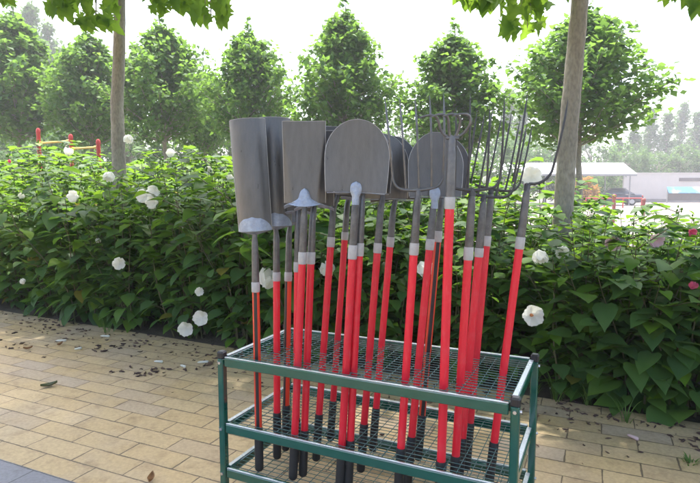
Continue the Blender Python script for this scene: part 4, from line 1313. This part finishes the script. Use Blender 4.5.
# low red barrier with posts
YB = 40.0
x0, x1 = at(586, 196, YB).x, at(642, 196, YB).x
ba = empty('low_barrier', ((x0 + x1) / 2, YB, 0), 'low red tubular barrier in front of the parked car', 'barrier')
m = MB(); m.tube([V((-(x1 - x0) / 2, 0, .72)), V(((x1 - x0) / 2, 0, .72))], .045, 10); m.build('rail', M['barred'], ba)
for k in range(4):
    x = -(x1 - x0) / 2 + (x1 - x0) * k / 3
    m = MB(); m.tube([V((x, 0, 0)), V((x, 0, .715))], .05, 10); m.build('post', M['barred'], ba)
for px, py, Y, lab in ((614.5, 194, 22, 'short red bollard with rounded top left of its twin on the plaza edge'), (644, 198, 24, 'short red bollard rising behind the right part of the hedge')):
    p = at(px, py, Y)
    r_ = empty('bollard', (p.x, p.y, 0), lab, 'bollard', 'red bollards on the plaza edge')
    m = MB(); m.tube([V((0, 0, 0)), V((0, 0, p.z - .12))], .065, 16); m.build('post', M['bollard'], r_)
    m = MB(); m.tube([V((0, 0, p.z - .12)), V((0, 0, p.z - .10)), V((0, 0, p.z - .03)), V((0, 0, p.z))], [.085, .09, .08, .025], 16); m.build('cap', M['bollard'], r_)

# ------------------------------------------------------------------ small things on the pavement
ZP = .012
rg = random.Random(31)
lit = MB()
def litter_bit(p, L):
    a = rg.uniform(0, 6.28); d = V((math.cos(a), math.sin(a), 0)); s = V((-d.y, d.x, 0))
    P = [p + d * L * (k / 3 - .5) + s * L * rg.uniform(-.22, .22) + V((0, 0, .004 + rg.uniform(0, .006))) for k in range(4)]
    w = L * rg.uniform(.09, .2)
    lit.tube(P, [w * .4, w, w * .85, w * .3], 5)
for _ in range(620):
    s = rg.uniform(-6.2, 5.2); off = -abs(rg.gauss(0, .40)) + .10
    if s > .8: off *= .8
    litter_bit(hedge(s, off, ZP), rg.uniform(.010, .040) * (1.35 if rg.random() < .15 else 1))
for (px, py, n, spx, spy) in ((55, 322, 40, 30, 7), (95, 352, 10, 7, 4), (150, 372, 18, 22, 4), (210, 362, 16, 12, 10), (60, 330, 20, 40, 8), (125, 345, 14, 20, 5), (590, 418, 12, 25, 5), (570, 405, 10, 12, 5), (690, 440, 8, 12, 8), (20, 345, 8, 16, 5)):
    for _ in range(n):
        litter_bit(ground(px + rg.gauss(0, spx * .6), py + rg.gauss(0, spy * .6), ZP), rg.uniform(.022, .055))
tag(lit.build('leaf_litter', M['litter']), 'dark dried petals and leaf bits strewn on the pavement along the hedge', 'litter', kind='stuff')
for px, py, L, a, lab in ((61, 340.5, .085, .2, 'pale closed hibiscus flower fallen on the pavement at the left'), (105, 336, .085, -.1, 'white closed hibiscus flower fallen beside the grass tuft'), (78, 348.5, .055, .8, 'cream shrivelled flower lying left of the dark litter clump'),
                          (158.5, 361.5, .07, -.1, 'white fallen flower left of the rack near the hedge'), (203, 362, .08, .3, 'white fallen flower just left of the rack post'), (183, 366, .06, -.6, 'pale fallen flower between the two white ones near the rack'), (553, 388, .05, .3, 'small pale fallen flower right of the rack'), (633, 437, .06, -1.0, 'white and pink scrap lying on the pavement at the right')):
    p = ground(px, py, ZP + .011)
    m = MB(); d = V((math.cos(a), math.sin(a), 0)); s = V((-d.y, d.x, 0))
    m.tube([-d * L * .5, -d * L * .3 + s * .002, d * L * .1, d * L * .4 - s * .003, d * L * .5], [.0035, .0075, .0088, .0105, .0065], 9)
    tag(m.build('fallen_flower', M['petalpale'] if 'pink' in lab else M['petal'], loc=p), lab, 'flower', 'fallen hibiscus flowers on the pavement')
def curled_leaf(px, py, L, a, mat, lab):
    p = ground(px, py, ZP + .006); m = MB()
    d = V((math.cos(a), math.sin(a), 0)); s = V((-d.y, d.x, 0))
    m.sheet(lambda u, v: d * L * (v - .5) + s * u * L * .26 * math.sin(v * PI * .95 + .08) + V((0, 0, .014 * u * u + .022 * (v - .4) ** 2 * 2)), 6, 8, .0006, up)
    tag(m.build('fallen_leaf', mat, loc=p), lab, 'leaf', 'fallen leaves on the pavement')
curled_leaf(49, 386, .10, .5, M['greenleaf'], 'curled dull green leaf lying alone on the yellow pavers')
curled_leaf(151, 480, .06, 1.6, M['dryleaf'], 'small brown leaf at the bottom edge left of the rack')
curled_leaf(28, 349, .07, .2, M['dryleaf'], 'brown leaf on the pavement near the left edge')
curled_leaf(60, 345, .05, 1.1, M['dryleaf'], 'little brown leaf beside the pale fallen flower')
def tuft(px, py, n, L, lab):
    p = ground(px, py, 0.0); m = MB(); rg2 = random.Random(int(px * 7 + py))
    for k in range(n):
        a = rg2.uniform(0, 6.28); o = V((math.cos(a), math.sin(a), 0)); ln = L * rg2.uniform(.6, 1.15); arch = rg2.uniform(.3, .75)
        b0 = o * rg2.uniform(0, .03)
        s = V((-o.y, o.x, 0))
        def S(u, v): 
            return b0 + o * ln * arch * v ** 1.4 + V((0, 0, ln * (v * .95 - arch * .75 * v ** 2.6) + .0)) + s * u * .0042 * (1 - v ** 2 * .95)
        m.sheet(S, 2, 8)
    tag(m.build('grass_tuft', M['grass'], loc=p), lab, 'grass', 'grass tufts at the hedge foot')
tuft(107, 334, 7, .26, 'arching grass tuft at the hedge foot left of the white fallen flower')
tuft(27, 316, 8, .18, 'short grass tuft at the hedge foot near the left edge')
tuft(228, 345, 10, .34, 'tall grass tuft at the hedge foot just behind the left rack post')
tuft(556, 402, 18, .34, 'thick grass tuft at the hedge foot right of the rack')
tuft(588, 406, 16, .26, 'low weedy grass right of the thick tuft')
tuft(626, 424, 10, .24, 'grass tuft overhanging the pavement at the right')
tuft(534, 396, 14, .2, 'grass tuft right behind the rear right rack post')
tuft(690, 466, 24, .07, 'tiny weed growing between pavers at the lower right')

# ------------------------------------------------------------------ haze
hz = MB(); hz.box((0, 140, 16), (260, 0, 0), (0, 165, 0), (0, 0, 17.5))
m_hz, nt, out = new_mat('haze_air')
pvn = N(nt, 'ShaderNodeVolumePrincipled')
pvn.inputs['Color'].default_value = (.93, .96, 1.0, 1)
pvn.inputs['Density'].default_value = .0020
pvn.inputs['Anisotropy'].default_value = .3
nt.links.new(pvn.outputs[0], out.inputs['Volume'])
ho = hz.build('haze', m_hz); ho['kind'] = 'stuff'

# ------------------------------------------------------------------ light
SUN_EL, SUN_AZ = 69.0, -8.0         # azimuth measured from +Y towards +X
w = bpy.data.worlds.new('World'); sc.world = w; w.use_nodes = True
nt = w.node_tree; nt.nodes.clear()
wo = nt.nodes.new('ShaderNodeOutputWorld'); bg = nt.nodes.new('ShaderNodeBackground'); sk = nt.nodes.new('ShaderNodeTexSky')
sk.sky_type = 'NISHITA'; sk.sun_disc = False
sk.sun_elevation = R(SUN_EL); sk.sun_rotation = R(SUN_AZ)
sk.air_density = .9; sk.dust_density = 6.0; sk.ozone_density = 1.2
bg.inputs['Strength'].default_value = .15
nt.links.new(sk.outputs[0], bg.inputs[0]); nt.links.new(bg.outputs[0], wo.inputs[0])
sl_ = bpy.data.lights.new('sun', 'SUN'); sl_.energy = 2.0; sl_.angle = R(3.0); sl_.color = (1, .965, .91)
so = bpy.data.objects.new('sun', sl_); COL.objects.link(so)
sdv = V((math.sin(R(SUN_AZ)) * math.cos(R(SUN_EL)), math.cos(R(SUN_AZ)) * math.cos(R(SUN_EL)), math.sin(R(SUN_EL))))
so.rotation_euler = (-sdv).to_track_quat('-Z', 'Y').to_euler()
so.location = (0, 30, 60)

sc.view_settings.view_transform = 'Standard'
sc.view_settings.look = 'None'
sc.view_settings.exposure = 2.22
sc.view_settings.gamma = 1
sc.render.engine = 'CYCLES'
cy = sc.cycles
cy.use_denoising = True
cy.denoiser = 'OPENIMAGEDENOISE'
cy.max_bounces = 7; cy.diffuse_bounces = 3; cy.glossy_bounces = 3; cy.transmission_bounces = 4; cy.transparent_max_bounces = 4; cy.volume_bounces = 1
cy.sample_clamp_indirect = 8
